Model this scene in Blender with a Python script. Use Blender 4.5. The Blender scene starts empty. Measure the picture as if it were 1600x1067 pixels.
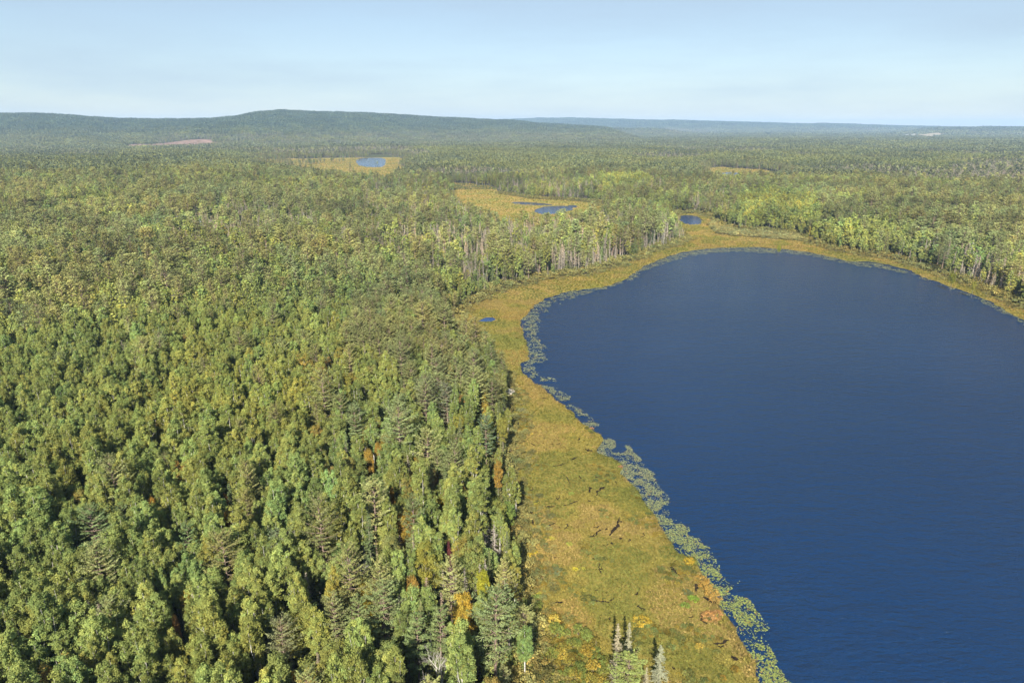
import bpy, math, random
import numpy as np
from mathutils import Vector, Matrix

# ------------------------------------------------------------------ camera, world, sun, exposure
SC = bpy.context.scene
COL = SC.collection
R = math.radians
CAM_H, PITCH, FPX = 100.0, R(17.5), 1067.0
cam_d = bpy.data.cameras.new("camera"); cam_d.sensor_width = 36.0
cam_d.lens = 36.0 * FPX / 1600.0; cam_d.clip_start = 1.0; cam_d.clip_end = 60000.0
cam = bpy.data.objects.new("camera", cam_d); COL.objects.link(cam)
cam.location = (0, 0, CAM_H); cam.rotation_euler = (R(90) - PITCH, 0, 0)
SC.camera = cam

SUN_EL, SUN_AZ = R(36), R(180 + 8)          # azimuth of the sun itself, clockwise from +Y (behind the camera, to its left)
W = bpy.data.worlds.new("World"); SC.world = W; W.use_nodes = True
wn = W.node_tree.nodes; wl = W.node_tree.links; wn.clear()
sky = wn.new("ShaderNodeTexSky"); sky.sky_type = 'NISHITA'; sky.sun_disc = False
sky.sun_elevation = SUN_EL; sky.sun_rotation = SUN_AZ
sky.air_density = 1.0; sky.dust_density = 0.4; sky.ozone_density = 1.5; sky.altitude = 300
bg = wn.new("ShaderNodeBackground"); bg.inputs[1].default_value = 0.054
wo = wn.new("ShaderNodeOutputWorld")
# a thin veil of high cirrus over the sky
tc = wn.new("ShaderNodeTexCoord"); mp = wn.new("ShaderNodeMapping"); mp.inputs['Scale'].default_value = (1.2, 2.2, 9.0)
mp.inputs['Rotation'].default_value = (0.0, R(8), R(25))
nz = wn.new("ShaderNodeTexNoise"); nz.inputs['Scale'].default_value = 1.6; nz.inputs['Detail'].default_value = 6; nz.inputs['Roughness'].default_value = .55
rp = wn.new("ShaderNodeMapRange"); rp.inputs[1].default_value = .40; rp.inputs[2].default_value = .68; rp.inputs[3].default_value = 0.48; rp.inputs[4].default_value = 0.78
mx = wn.new("ShaderNodeMix"); mx.data_type = 'RGBA'; mx.inputs[7].default_value = (3.75, 4.85, 6.0, 1)
wl.new(tc.outputs['Generated'], mp.inputs[0]); wl.new(mp.outputs[0], nz.inputs['Vector']); wl.new(nz.outputs[0], rp.inputs[0])
wl.new(rp.outputs[0], mx.inputs[0]); wl.new(sky.outputs[0], mx.inputs[6]); wl.new(mx.outputs[2], bg.inputs[0]); wl.new(bg.outputs[0], wo.inputs[0])

sd_ = bpy.data.lights.new("sun", 'SUN'); sd_.energy = 5.0; sd_.angle = R(0.55); sd_.color = (1.0, 0.93, 0.80)
sun = bpy.data.objects.new("sun", sd_); COL.objects.link(sun)
sdir = Vector((math.sin(SUN_AZ) * math.cos(SUN_EL), math.cos(SUN_AZ) * math.cos(SUN_EL), math.sin(SUN_EL)))
sun.rotation_euler = sdir.to_track_quat('Z', 'Y').to_euler()
SC.view_settings.view_transform = 'Standard'; SC.view_settings.look = 'None'
SC.view_settings.exposure = 1.32; SC.view_settings.gamma = 1.0; SC.view_settings.use_curve_mapping = False
SC.render.engine = 'CYCLES'
SC.cycles.max_bounces = 5; SC.cycles.diffuse_bounces = 2; SC.cycles.glossy_bounces = 2; SC.cycles.transmission_bounces = 2
SC.cycles.transparent_max_bounces = 4; SC.cycles.volume_bounces = 0
SC.cycles.use_denoising = True; SC.cycles.denoiser = 'OPENIMAGEDENOISE'; SC.cycles.denoising_input_passes = 'RGB_ALBEDO_NORMAL'; SC.cycles.denoising_prefilter = 'ACCURATE'
SC.render.film_transparent = False

HAZE = 5.8e-5
# ------------------------------------------------------------------ small tools
def at(px, py, z=0.0):
    """ground point seen at photo pixel px,py at height z"""
    X = (px - 800) / FPX; Y = (533.5 - py) / FPX
    dz = -math.sin(PITCH) + Y * math.cos(PITCH); t = (CAM_H - z) / (-dz)
    return (t * X, t * (math.cos(PITCH) + Y * math.sin(PITCH)))
def topx(x, y, z):
    dz = z - CAM_H; c, s = math.cos(PITCH), math.sin(PITCH)
    f = y * c - dz * s; u = y * s + dz * c
    f = np.maximum(f, 1e-3)
    return 800 + FPX * x / f, 533.5 - FPX * u / f, f
def poly(px, extra=(), pre=()):
    return np.array(list(pre) + [at(*p) for p in px] + list(extra), float)
def ragged(P, amp, step, seed):
    """subdivide a closed outline and push it in and out a little"""
    rg = np.random.RandomState(seed); out = []
    for i in range(len(P)):
        a, b = P[i], P[(i + 1) % len(P)]; L = np.hypot(*(b - a)); n = max(1, int(min(60, L / step)))
        for k in range(n):
            p = a + (b - a) * k / n
            sc_ = amp * min(1.0, max(.15, L / n / step)) * (1 + np.hypot(*p) / 250.0)
            out.append(p + rg.uniform(-1, 1, 2) * sc_)
    return np.array(out)
def crossing(Q, P):
    x, y = np.ascontiguousarray(Q[:, 0]), np.ascontiguousarray(Q[:, 1]); ins = np.zeros(len(Q), bool); od = np.argsort(y); ys = y[od]; xs = x[od]; r_ = np.zeros(len(Q), bool)
    for k in range(len(P)):
        (ax, ay), (bx, by) = P[k], P[(k + 1) % len(P)]
        if ay == by: continue
        a, b = np.searchsorted(ys, (min(ay, by), max(ay, by)))
        if a < b: r_[a:b] ^= xs[a:b] < ax + (ys[a:b] - ay) / (by - ay) * (bx - ax)
    ins[od] = r_; return ins
def sdist(Q, P):
    """signed distance (negative inside) of points Q to polygon P, and nearest boundary point"""
    B = np.roll(P, -1, 0); D = B - P; L2 = (D ** 2).sum(1) + 1e-12
    ax, ay, dx, dy = P[None, :, 0], P[None, :, 1], D[None, :, 0], D[None, :, 1]; rl = 1 / L2[None]
    sd = np.empty(len(Q)); cp = np.empty((len(Q), 2)); ch = max(1, int(6e4 / len(P)))
    for s in range(0, len(Q), ch):
        q = Q[s:s + ch]; wx = q[:, 0:1] - ax; wy = q[:, 1:2] - ay
        t = wx * dx; t += wy * dy; t *= rl; np.clip(t, 0, 1, out=t)
        wx -= t * dx; wy -= t * dy; d2 = wx * wx; d2 += wy * wy
        k = d2.argmin(1); ar = np.arange(len(q)); sd[s:s + ch] = np.sqrt(d2[ar, k]); cp[s:s + ch, 0] = q[:, 0] - wx[ar, k]; cp[s:s + ch, 1] = q[:, 1] - wy[ar, k]
    return np.where(crossing(Q, P), -sd, sd), cp
def inside(Q, P):
    m = (Q[:, 0] >= P[:, 0].min()) & (Q[:, 0] <= P[:, 0].max()) & (Q[:, 1] >= P[:, 1].min()) & (Q[:, 1] <= P[:, 1].max())
    r = np.zeros(len(Q), bool)
    if m.any(): r[m] = crossing(Q[m], P)
    return r
def _h(ix, iy, s):
    n = (ix.astype(np.int64) * 374761393 + iy.astype(np.int64) * 668265263 + s * 1442695) & 0xffffffff
    n = ((n ^ (n >> 13)) * 1274126177) & 0xffffffff
    return ((n ^ (n >> 16)) & 0xffff) / 65535.0
def vnoise(x, y, s=0):
    x = np.asarray(x, float); y = np.asarray(y, float)
    ix = np.floor(x); iy = np.floor(y); fx = x - ix; fy = y - iy
    fx = fx * fx * (3 - 2 * fx); fy = fy * fy * (3 - 2 * fy)
    ix = ix.astype(np.int64); iy = iy.astype(np.int64)
    return (_h(ix, iy, s) * (1 - fx) + _h(ix + 1, iy, s) * fx) * (1 - fy) + (_h(ix, iy + 1, s) * (1 - fx) + _h(ix + 1, iy + 1, s) * fx) * fy
def fbm(x, y, o=4, s=0):
    v = 0; a = .5; t = 0
    for k in range(o):
        v = v + a * vnoise(x * 2 ** k + 13.7 * k, y * 2 ** k - 7.1 * k, s + k); t += a; a *= .5
    return v / t
def mesh_np(name, V, F, mats, midx=None, cols=None, smooth=False):
    m = bpy.data.meshes.new(name); V = np.asarray(V, np.float32); F = np.asarray(F, np.int32); n = F.shape[1]
    m.vertices.add(len(V)); m.vertices.foreach_set("co", V.ravel())
    m.loops.add(F.size); m.loops.foreach_set("vertex_index", F.ravel())
    m.polygons.add(len(F)); m.polygons.foreach_set("loop_start", np.arange(0, F.size, n, dtype=np.int32))
    if midx is not None: m.polygons.foreach_set("material_index", np.asarray(midx, np.int32))
    if smooth: m.polygons.foreach_set("use_smooth", np.ones(len(F), bool))
    if cols is not None:
        a = m.attributes.new("lc", 'FLOAT_COLOR', 'POINT'); c = np.ones((len(V), 4), np.float32); c[:, :3] = cols
        a.data.foreach_set("color", c.ravel())
    for mm in mats: m.materials.append(mm)
    m.update(calc_edges=True); 
    return m
def link(name, data, parent=None, loc=None, **props):
    o = bpy.data.objects.new(name, data); COL.objects.link(o)
    if parent: o.parent = parent
    if loc is not None: o.location = loc
    for k, v in props.items(): o[k] = v
    return o

# ------------------------------------------------------------------ materials
class NT:
    def __init__(s, name):
        s.m = bpy.data.materials.new(name); s.m.use_nodes = True; s.t = s.m.node_tree; s.t.nodes.clear()
        s.out = s.n("ShaderNodeOutputMaterial")
    def n(s, typ, **kw):
        nd = s.t.nodes.new(typ)
        for k, v in kw.items():
            if k.startswith('i_'): 
                key = k[2:].replace('_', ' '); nd.inputs[int(key) if key.isdigit() else key].default_value = v
            else: setattr(nd, k, v)
        return nd
    def l(s, a, b): s.t.links.new(a, b)
    def pos(s):
        return s.n("ShaderNodeNewGeometry").outputs['Position']
    def noise(s, scale, detail=4, vec=None, rough=.55, dist=0):
        nd = s.n("ShaderNodeTexNoise", i_Scale=scale, i_Detail=detail, i_Roughness=rough, i_Distortion=dist)
        s.l(vec if vec is not None else s.pos(), nd.inputs['Vector']); return nd.outputs[0]
    def ramp(s, fac, stops, interp='LINEAR'):
        r = s.n("ShaderNodeValToRGB"); e = r.color_ramp.elements; r.color_ramp.interpolation = interp
        while len(e) < len(stops): e.new(.5)
        for k, (p, c) in enumerate(stops): e[k].position = p; e[k].color = (*c, 1) if len(c) == 3 else c
        s.l(fac, r.inputs[0]); return r.outputs[0]
    def mix(s, fac, a, b, mode='MIX'):
        m = s.n("ShaderNodeMix", data_type='RGBA', blend_type=mode)
        for sock, v in ((m.inputs[0], fac), (m.inputs[6], a), (m.inputs[7], b)):
            if hasattr(v, 'links'): s.l(v, sock)
            else: sock.default_value = v if isinstance(v, (int, float)) else (*v, 1)
        return m.outputs[2]
    def math(s, op, a, b=0.0):
        m = s.n("ShaderNodeMath", operation=op)
        for sock, v in ((m.inputs[0], a), (m.inputs[1], b)):
            if hasattr(v, 'links'): s.l(v, sock)
            else: sock.default_value = v
        return m.outputs[0]

def foliage_mat(name, trans=.22):
    t = NT(name)
    a = t.n("ShaderNodeAttribute", attribute_type='INSTANCER', attribute_name='tint')
    g = t.n("ShaderNodeAttribute", attribute_type='GEOMETRY', attribute_name='lc')
    c = t.mix(1.0, a.outputs['Color'], g.outputs['Color'], 'MULTIPLY')
    n = t.noise(.013, 3)
    c = t.mix(1.0, c, t.ramp(n, [(.3, (.86, .93, 1.0)), (.5, (1, 1, 1)), (.72, (1.16, 1.04, .86))]), 'MULTIPLY')
    d = t.n("ShaderNodeBsdfDiffuse"); tr = t.n("ShaderNodeBsdfTranslucent"); mxs = t.n("ShaderNodeMixShader", i_0=trans)
    t.l(c, d.inputs[0]); t.l(t.mix(1.0, c, (1.08, 1.1, .8), 'MULTIPLY'), tr.inputs[0])
    t.l(d.outputs[0], mxs.inputs[1]); t.l(tr.outputs[0], mxs.inputs[2]); t.l(mxs.outputs[0], t.out.inputs[0])
    return t.m
LEAF = foliage_mat("leaf", .28); NEEDLE = foliage_mat("needle", .18)
def bark_mat(name, c1, c2):
    t = NT(name); n = t.noise(3.0, 3)
    col = t.ramp(n, [(.35, c1), (.65, c2)]); d = t.n("ShaderNodeBsdfDiffuse"); t.l(col, d.inputs[0]); t.l(d.outputs[0], t.out.inputs[0]); return t.m
BARK = bark_mat("bark_grey", (.10, .09, .07), (.24, .22, .18))
BARKW = bark_mat("bark_pale", (.28, .26, .22), (.58, .56, .51))
BARKD = bark_mat("bark_dead", (.18, .155, .13), (.35, .31, .275))
BARKM = bark_mat("bark_mid", (.12, .11, .09), (.25, .235, .205))
BARKP = bark_mat("bark_pine", (.11, .08, .065), (.25, .19, .15))

# ------------------------------------------------------------------ map of the place
LAKE = poly([(1185,1066),(1177,1026),(1157,992),(1135,964),(1123,938),(1106,908),(1084,874),(1060,868),(1033,823),(1019,798),(1007,785),(989,759),
 (970,738),(968,725),(955,715),(932,706),(942,695),(940,683),(912,666),(896,647),(876,630),(860,616),(834,596),(814,582),(811,567),(825,562),
 (824,543),(817,526),(813,503),(836,477),(850,468),(879,457),(915,452),(950,447),(975,437),(990,428),(1010,414),(1040,402),(1062,395),(1090,390),
 (1130,387),(1180,386),(1230,390),(1262,394),(1290,400),(1330,409),(1345,407),(1375,411),(1425,423),(1437,431),(1480,446),(1537,466),(1575,487),(1600,500)],
 [(325,280),(345,190),(330,60),(220,-50),(60,-60),(44,40)])
OUTER = poly([(830,1067),(826,1000),(816,950),(814,900),(812,850),(812,800),(808,760),(800,720),(797,680),(798,640),(797,612),(792,598),(782,586),
 (762,572),(738,556),(714,538),(702,518),(708,500),(722,489),(730,480),(747,472),(768,458),(795,449),(831,441),(860,436),(900,430),(940,424),(975,412),(1000,404),
 (1018,394),(1045,387),(1066,380),(1072,374),(1060,364),(1050,352),(1046,340),(1058,333),(1095,334),(1118,343),(1128,353),(1150,362),(1180,362),
 (1210,364),(1245,368),(1262,376),(1280,384),(1310,394),(1350,401),(1385,402),(1425,414),(1460,426),(1500,442),(1545,458),(1600,482)],
 [(345,300),(370,200),(350,50),(235,-80),(40,-90),(4,-30),(4,50)])
POOL1 = poly([(737,497),(748,496),(757,497),(766,495),(772,497),(779,502),(770,503),(758,503),(748,504),(742,501)])
POND5 = poly([(1063,337),(1075,335.5),(1090,338.5),(1098,345),(1095,350.5),(1080,352),(1070,350),(1061,344)])
M2 = poly([(705,287),(722,287),(745,289),(775,293),(779,302),(800,306),(832,311),(870,313),(905,315),(940,318),(950,335),(935,352),(890,362),(840,368),(775,362),(728,338),(706,312)])
W2 = [poly([(838,326),(850,323),(868,322),(885,322),(900,320),(908,323),(895,327),(888,331),(878,334),(850,337),(836,333)]),
      poly([(794,317),(810,315),(830,317),(850,318),(868,320),(862,322),(840,321),(815,320)])]
M3 = poly([(405,250),(440,247.5),(475,248.5),(510,247),(560,243),(600,241),(618,243),(640,252),(624,258),(640,266),(622,277),(600,292),(570,291),(520,281),(470,273),(420,262)])
W3 = [poly([(556,251),(562,247.5),(580,246.5),(598,247),(604,250),(603,256),(599,261),(585,262),(570,261),(558,258)])]
M4 = poly([(1108,262),(1130,261),(1150,263),(1182,265),(1230,271),(1228,279),(1190,286),(1165,293),(1130,293),(1106,284)])
W4 = [poly([(1124,271),(1140,269),(1156,271),(1156,275),(1140,277),(1125,276)])]
M6 = poly([(1060,236),(1080,235.5),(1105,237),(1104,240),(1080,240.5),(1060,239.5)])
FIELD = poly([(1408,213.6),(1430,213.4),(1444,212.9),(1472,212.8),(1480,214.5),(1474,217.5),(1446,217.5),(1438,215.6),(1410,215.6)])
CUT = poly([(188,232),(225,231),(262,230.3),(300,229.9),(340,230.2),(344,232),(300,234.6),(262,235.4),(225,236),(190,236.5)])
CUT2 = poly([(200,214.5),(206,214),(222,218),(228,221.5),(214,221)])
LAKE = ragged(LAKE, .45, 2.2, 3); OUTER = ragged(OUTER, 1.3, 6, 4)
POOL1 = ragged(POOL1, .2, 1.5, 5); POND5 = ragged(POND5, .4, 5, 6)
M2 = ragged(M2, 1.6, 14, 7); W2 = [ragged(w, .9, 7, 8) for w in W2]
M3 = ragged(M3, 1.5, 25, 9); W3 = [ragged(w, .5, 10, 9) for w in W3]; M4 = ragged(M4, 1.2, 20, 10); W4 = [ragged(w, .8, 10, 9) for w in W4]
BASINS = [("main", OUTER, [LAKE, POOL1, POND5], (45, 900), (-14, 62), .006, .33),
          ("back", M2, W2, (580, 1150), (-7, 9), .006, .3), ("far", M3, W3, (1250, 2400), (-20, -7), .006, .25), ("right", M4, W4, (1100, 1900), (14, 24), .006, .25),
          ("small", M6, [], (2200, 3300), (12, 17), .01, .3)]
WETS = [b[1] for b in BASINS]
def wetdist(Q):
    d = np.full(len(Q), 400.0)
    for P in WETS:
        lo = P.min(0) - 120; hi = P.max(0) + 120
        m = ((Q >= lo) & (Q <= hi)).all(1)
        if m.any(): d[m] = np.minimum(d[m], sdist(Q[m], P)[0])
    return d
def sstep(x): x = np.clip(x, 0, 1); return x * x * (3 - 2 * x)
RIDGES = []     # (profile of (photo x, photo y of the bare crest), distance, near width, far width)
RIDGES.append(([(-700,196),(-300,186),(-60,178),(0,176.5),(60,176),(120,180),(185,184.5),(260,185.5),(330,185),(370,181),(400,175.5),(440,172.5),(500,175),(560,176.5),(600,178),(650,180),(700,182.5),
   (760,185.5),(800,187.5),(850,192),(900,195),(960,198.5),(1010,200)], 5600, 1900, 1500))
RIDGES.append(([(-700,190),(600,190),(780,187),(830,185),(900,185),(960,187),(1000,188),(1080,188.5),(1150,190.5),(1250,193),(1300,193),(1350,195),(1420,197),(1480,198.2),(1560,199.5)], 12500, 2600, 2500))
RIDGES.append(([(1380,200.2),(1480,199.6),(1540,198.7),(1600,198.6),(1750,197),(2000,196)], 9000, 1500, 1500))
RIDGES.append(([(840,206),(900,199.5),(960,200.5),(1060,202),(1100,205)], 7400, 900, 1200))
RIDGES.append(([(190,222),(260,219),(330,213),(420,210),(520,213),(600,216),(650,221)], 4300, 700, 900))
def ridge_h(th, prof, D):
    a = []; h = []
    for px, py in prof:
        X = (px - 800) / FPX; Y = (533.5 - py) / FPX
        dy = math.cos(PITCH) + Y * math.sin(PITCH); dz = -math.sin(PITCH) + Y * math.cos(PITCH)
        a.append(math.atan2(X, dy)); h.append(CAM_H + D * dz / math.hypot(X, dy) - 24)
    hh = np.interp(th, a, h); 
    return np.maximum(hh, 0) * sstep((th - a[0]) / .06 ) * sstep((a[-1] - th) / .06)
def terrain(Q, wd=None):
    Q = np.asarray(Q, float); x, y = Q[:, 0], Q[:, 1]
    if wd is None: wd = wetdist(Q)
    r = np.hypot(x, y); th = np.arctan2(x, y)
    roll = 1.2 + 9.0 * (fbm(x / 210, y / 210, 3, 5) - .28) * sstep((r - 40) / 500) + 2.5 * fbm(x / 60, y / 60, 2, 8) * sstep((r - 60) / 300)
    roll = roll + sstep((r - 900) / 2500) * 16 * (fbm(x / 900, y / 900, 3, 11) - .45)
    left = sstep((-x - 60) / 400) * sstep((r - 250) / 900) * 10 * sstep((2700 - r) / 900)
    z = np.maximum(roll + left, .6) * sstep((wd - 2) / 150) + .55 * np.clip(wd, 0, 3) / 3.0
    for prof, D, wn_, wf in RIDGES:
        Dj = D * (1 + .05 * np.sin(th * 9 + D)); q = np.where(r < Dj, (Dj - r) / wn_, (r - Dj) / wf); b = sstep(1 - q)
        sp = fbm(th * 22 + D, r / 1100 + D, 2, 21) - .5
        z = z + ridge_h(th, prof, D) * np.clip(b * (1 + 1.3 * sp * (1 - b)), 0, 1.02)
    return np.where(wd < 0, np.maximum(-.7, wd * .4), z)
def in_any(Q, polys):
    m = np.zeros(len(Q), bool)
    for P in polys: m |= inside(Q, P)
    return m

# ground sheet
t = NT("forest_floor"); n1 = t.noise(.35, 5); n2 = t.noise(.02, 3)
c = t.ramp(n1, [(.3, (.04, .044, .024)), (.5, (.075, .075, .04)), (.62, (.08, .10, .035)), (.8, (.14, .12, .07))])
c = t.mix(.35, c, t.ramp(n2, [(.35, (.035, .05, .02)), (.7, (.08, .07, .04))]))
d = t.n("ShaderNodeBsdfDiffuse"); t.l(c, d.inputs[0]); t.l(d.outputs[0], t.out.inputs[0]); FLOOR = t.m
rad = [6.0]
while rad[-1] < 19000: rad.append(rad[-1] * 1.02)
ang = np.radians(np.concatenate([np.arange(-54, 54.01, .27), np.arange(58, 302.1, 4.0)]))
RR, AA = np.meshgrid(rad, ang, indexing='ij'); gx, gy = RR * np.sin(AA), RR * np.cos(AA)
Q = np.stack([gx.ravel(), gy.ravel()], 1); gz = terrain(Q); gz = np.where(RR.ravel() > 18500, gz - 5, gz)
V = np.column_stack([Q, gz]); nr, na = RR.shape
i = np.arange(nr - 1)[:, None]; j = np.arange(na)[None]; j2 = (j + 1) % na
F = np.stack([i * na + j, (i + 1) * na + j, (i + 1) * na + j2, i * na + j2], -1).reshape(-1, 4)[:, ::-1]
ctr = len(V); V = np.vstack([V, [0, 0, -1.0]])
cf = np.array([[ctr, j, (j + 1) % na, (j + 1) % na] for j in range(na)])
link("ground", mesh_np("ground", V, F, [FLOOR], smooth=True), kind='structure')
link("ground_centre", mesh_np("ground_centre", V[[ctr] + list(range(na))], np.array([[0, (j + 1) % na + 1, j + 1] for j in range(na)]), [FLOOR]), kind='structure')

# water
def water_mat(name, base, s1, bump):
    t = NT(name); g = t.pos(); mp = t.n("ShaderNodeMapping"); mp.inputs['Scale'].default_value = (.45, 1.0, 1.0); mp.inputs['Rotation'].default_value = (0, 0, R(-6)); t.l(g, mp.inputs[0])
    a = t.noise(s1, 5, mp.outputs[0], .68); b = t.noise(s1 * .28, 2, mp.outputs[0]); big = t.noise(.012, 3)
    h = t.math('ADD', a, t.math('MULTIPLY', b, 1.2))
    st = t.n("ShaderNodeMapRange"); st.inputs[1].default_value = .3; st.inputs[2].default_value = .7; st.inputs[3].default_value = .75; st.inputs[4].default_value = 1.15; t.l(big, st.inputs[0])
    h = t.math('MULTIPLY', h, st.outputs[0])
    bp = t.n("ShaderNodeBump"); bp.inputs['Strength'].default_value = 1.0; bp.inputs['Distance'].default_value = bump; t.l(h, bp.inputs['Height'])
    p = t.n("ShaderNodeBsdfPrincipled", i_Roughness=.10, i_IOR=1.36); p.inputs['Specular Tint'].default_value = (.62, .84, 1.0, 1); p.inputs['Base Color'].default_value = (*base, 1)
    t.l(bp.outputs[0], p.inputs['Normal']); t.l(p.outputs[0], t.out.inputs[0]); return t.m
WATER = water_mat("lake_water", (.0016, .0185, .066), .95, .85)
POND = water_mat("pond_water", (.006, .030, .110), .8, .14)
def sheet(name, P, z, mat, **kw):
    from mathutils.geometry import tessellate_polygon
    vs = [Vector((*p, 0)) for p in P]; tr = tessellate_polygon([vs])
    V = np.array([[*p, z] for p in P]); F = np.array(tr)
    a = V[F[:, 0]]; n = np.cross(V[F[:, 1]] - a, V[F[:, 2]] - a)[:, 2]; F[n < 0] = F[n < 0][:, ::-1]
    return link(name, mesh_np(name, V, F, [mat]), **kw)
def grow(P, d):
    c_ = P.mean(0); return P + (P - c_) / np.maximum(np.linalg.norm(P - c_, axis=1, keepdims=True), .1) * d
sheet("lake_water", poly([(1185,1066),(1090,908),(1000,823),(925,705),(895,680),(800,600),(798,490),(830,460),(900,440),(1000,400),(1090,380),(1250,380),(1400,404),(1600,475)],
      [(360,290),(380,160),(340,20),(220,-90),(50,-80),(30,60)]), 0.0, WATER, kind='structure')
for P, nm in [(POOL1, "bog_pool_water"), (POND5, "inlet_pond_water"), (W2[0], "marsh_pond_water"), (W2[1], "marsh_pond_water"), (W3[0], "far_pond_water"), (W4[0], "far_pond_water")]:
    sheet(nm, grow(P, 4), 0.0, POND, kind='structure')

# marshes
t = NT("marsh_mat"); g = t.pos()
n1 = t.noise(.045, 5, rough=.6); n2 = t.noise(.5, 5, rough=.65); n3 = t.noise(3.5, 3, rough=.7); n4 = t.noise(.018, 3, dist=.6)
c = t.ramp(n1, [(.28, (.140, .155, .032)), (.42, (.215, .195, .042)), (.52, (.290, .238, .062)), (.62, (.240, .224, .050)), (.74, (.130, .150, .038))])
c = t.mix(.5, c, t.ramp(n4, [(.35, (.19, .20, .045)), (.5, (.28, .215, .052)), (.65, (.36, .235, .075))]))
c = t.mix(1.0, c, t.ramp(n2, [(.28, (.30, .34, .36)), (.45, (.66, .67, .70)), (.6, (.80, .77, .84)), (.75, (.92, .86, .78))]), 'MULTIPLY')
c = t.mix(1.0, c, t.ramp(n3, [(.3, (.62, .66, .6)), (.5, (1, 1, 1)), (.7, (1.25, 1.2, 1.1))]), 'MULTIPLY')
bp = t.n("ShaderNodeBump", i_Strength=.8, i_Distance=.25); t.l(n3, bp.inputs['Height'])
d = t.n("ShaderNodeBsdfDiffuse"); t.l(c, d.inputs[0]); t.l(bp.outputs[0], d.inputs['Normal']); t.l(d.outputs[0], t.out.inputs[0]); MARSH = t.m
STRAW_LIFTED = MARSH.copy(); STRAW_LIFTED.name = 'straw_lifted_mat'; tn = STRAW_LIFTED.node_tree; dd = next(n for n in tn.nodes if n.type == 'BSDF_DIFFUSE'); lk_ = dd.inputs[0].links[0].from_socket  # drier straw tone, also brightened to offset tuft self-shadow at low view angles
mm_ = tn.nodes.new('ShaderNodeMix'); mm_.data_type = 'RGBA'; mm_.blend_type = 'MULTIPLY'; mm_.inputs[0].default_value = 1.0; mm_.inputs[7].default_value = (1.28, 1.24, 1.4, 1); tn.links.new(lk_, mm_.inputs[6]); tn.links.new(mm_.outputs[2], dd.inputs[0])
def marsh_z(Q, base=.3): return base + .22 * (fbm(Q[:, 0] / 2.3, Q[:, 1] / 2.3, 3, 31) - .5) + .25 * (fbm(Q[:, 0] / 14, Q[:, 1] / 14, 2, 33) - .5)
for nm, P, waters, (r0, r1), (a0, a1), step, base in BASINS:
    rs = np.exp(np.arange(math.log(r0), math.log(r1), step)); an = np.radians(np.arange(a0, a1, .34 if nm in ("main", "back") else .12))
    A_, B_ = np.meshgrid(rs, an, indexing='ij'); jr = np.random.RandomState(2)
    Q = np.stack([(A_ * np.sin(B_)).ravel(), (A_ * np.cos(B_)).ravel()], 1); nr, na = A_.shape
    Q += (jr.rand(len(Q), 2) - .5) * (A_.ravel() * step * .5)[:, None]
    so = sdist(Q, P)[0]; keep_v = so < 5; wat = np.full(len(Q), 1e9); Q2 = Q.copy()
    for w in waters:
        s_, cp = sdist(Q, w); m = (s_ < 0); Q2[m] = cp[m]; wat = np.minimum(wat, s_)
    i = np.arange(nr - 1)[:, None]; j = np.arange(na - 1)[None]
    F = np.stack([i * na + j, i * na + j + 1, (i + 1) * na + j + 1, (i + 1) * na + j], -1).reshape(-1, 4)
    ok = keep_v[F].any(1) & (wat[F] > 0).any(1); F = F[ok]
    z = np.where(wat <= 0, .05, marsh_z(Q2, base)); z = np.where(wat < 2.0, np.maximum(.06, z * .5 + .05), z); z = np.where(so > 0, z - .12 * so, z)
    u, inv = np.unique(F, return_inverse=True); F = inv.reshape(-1, 4)
    link({"main": "marsh", "back": "back_marsh", "far": "far_marsh", "right": "right_marsh", "small": "small_marsh"}[nm], mesh_np("marsh", np.column_stack([Q2, z])[u], F, [MARSH if nm == 'main' else STRAW_LIFTED], smooth=True), kind='structure')
# bare cuts and a field far off, draped on the ground
def drape(name, P, mat, dz, n=40):
    lo, hi = P.min(0), P.max(0); X, Y = np.meshgrid(np.linspace(lo[0], hi[0], n * 2), np.linspace(lo[1], hi[1], n), indexing='ij')
    Q = np.stack([X.ravel(), Y.ravel()], 1); s_, cp = sdist(Q, P); Q[s_ > 0] = cp[s_ > 0]
    a, b = X.shape; i = np.arange(a - 1)[:, None]; j = np.arange(b - 1)[None]
    F = np.stack([i * b + j, (i + 1) * b + j, (i + 1) * b + j + 1, i * b + j + 1], -1).reshape(-1, 4); F = F[(s_[F] < 0).any(1)]
    link(name, mesh_np(name, np.column_stack([Q, terrain(Q) + dz]), F, [mat], smooth=True), kind='structure')
def flat_mat(name, c1, c2, s):
    t = NT(name); col = t.ramp(t.noise(s, 4), [(.35, c1), (.65, c2)]); d = t.n("ShaderNodeBsdfDiffuse"); t.l(col, d.inputs[0]); t.l(d.outputs[0], t.out.inputs[0]); return t.m
CLR = flat_mat("cleared_ground", (.12, .085, .06), (.24, .16, .13), .05); FLD = flat_mat("field_mat", (.22, .18, .12), (.32, .27, .18), .02)
drape("cleared_strip", CUT, CLR, 2.0); drape("farm_field", FIELD, FLD, 2.0)

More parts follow.
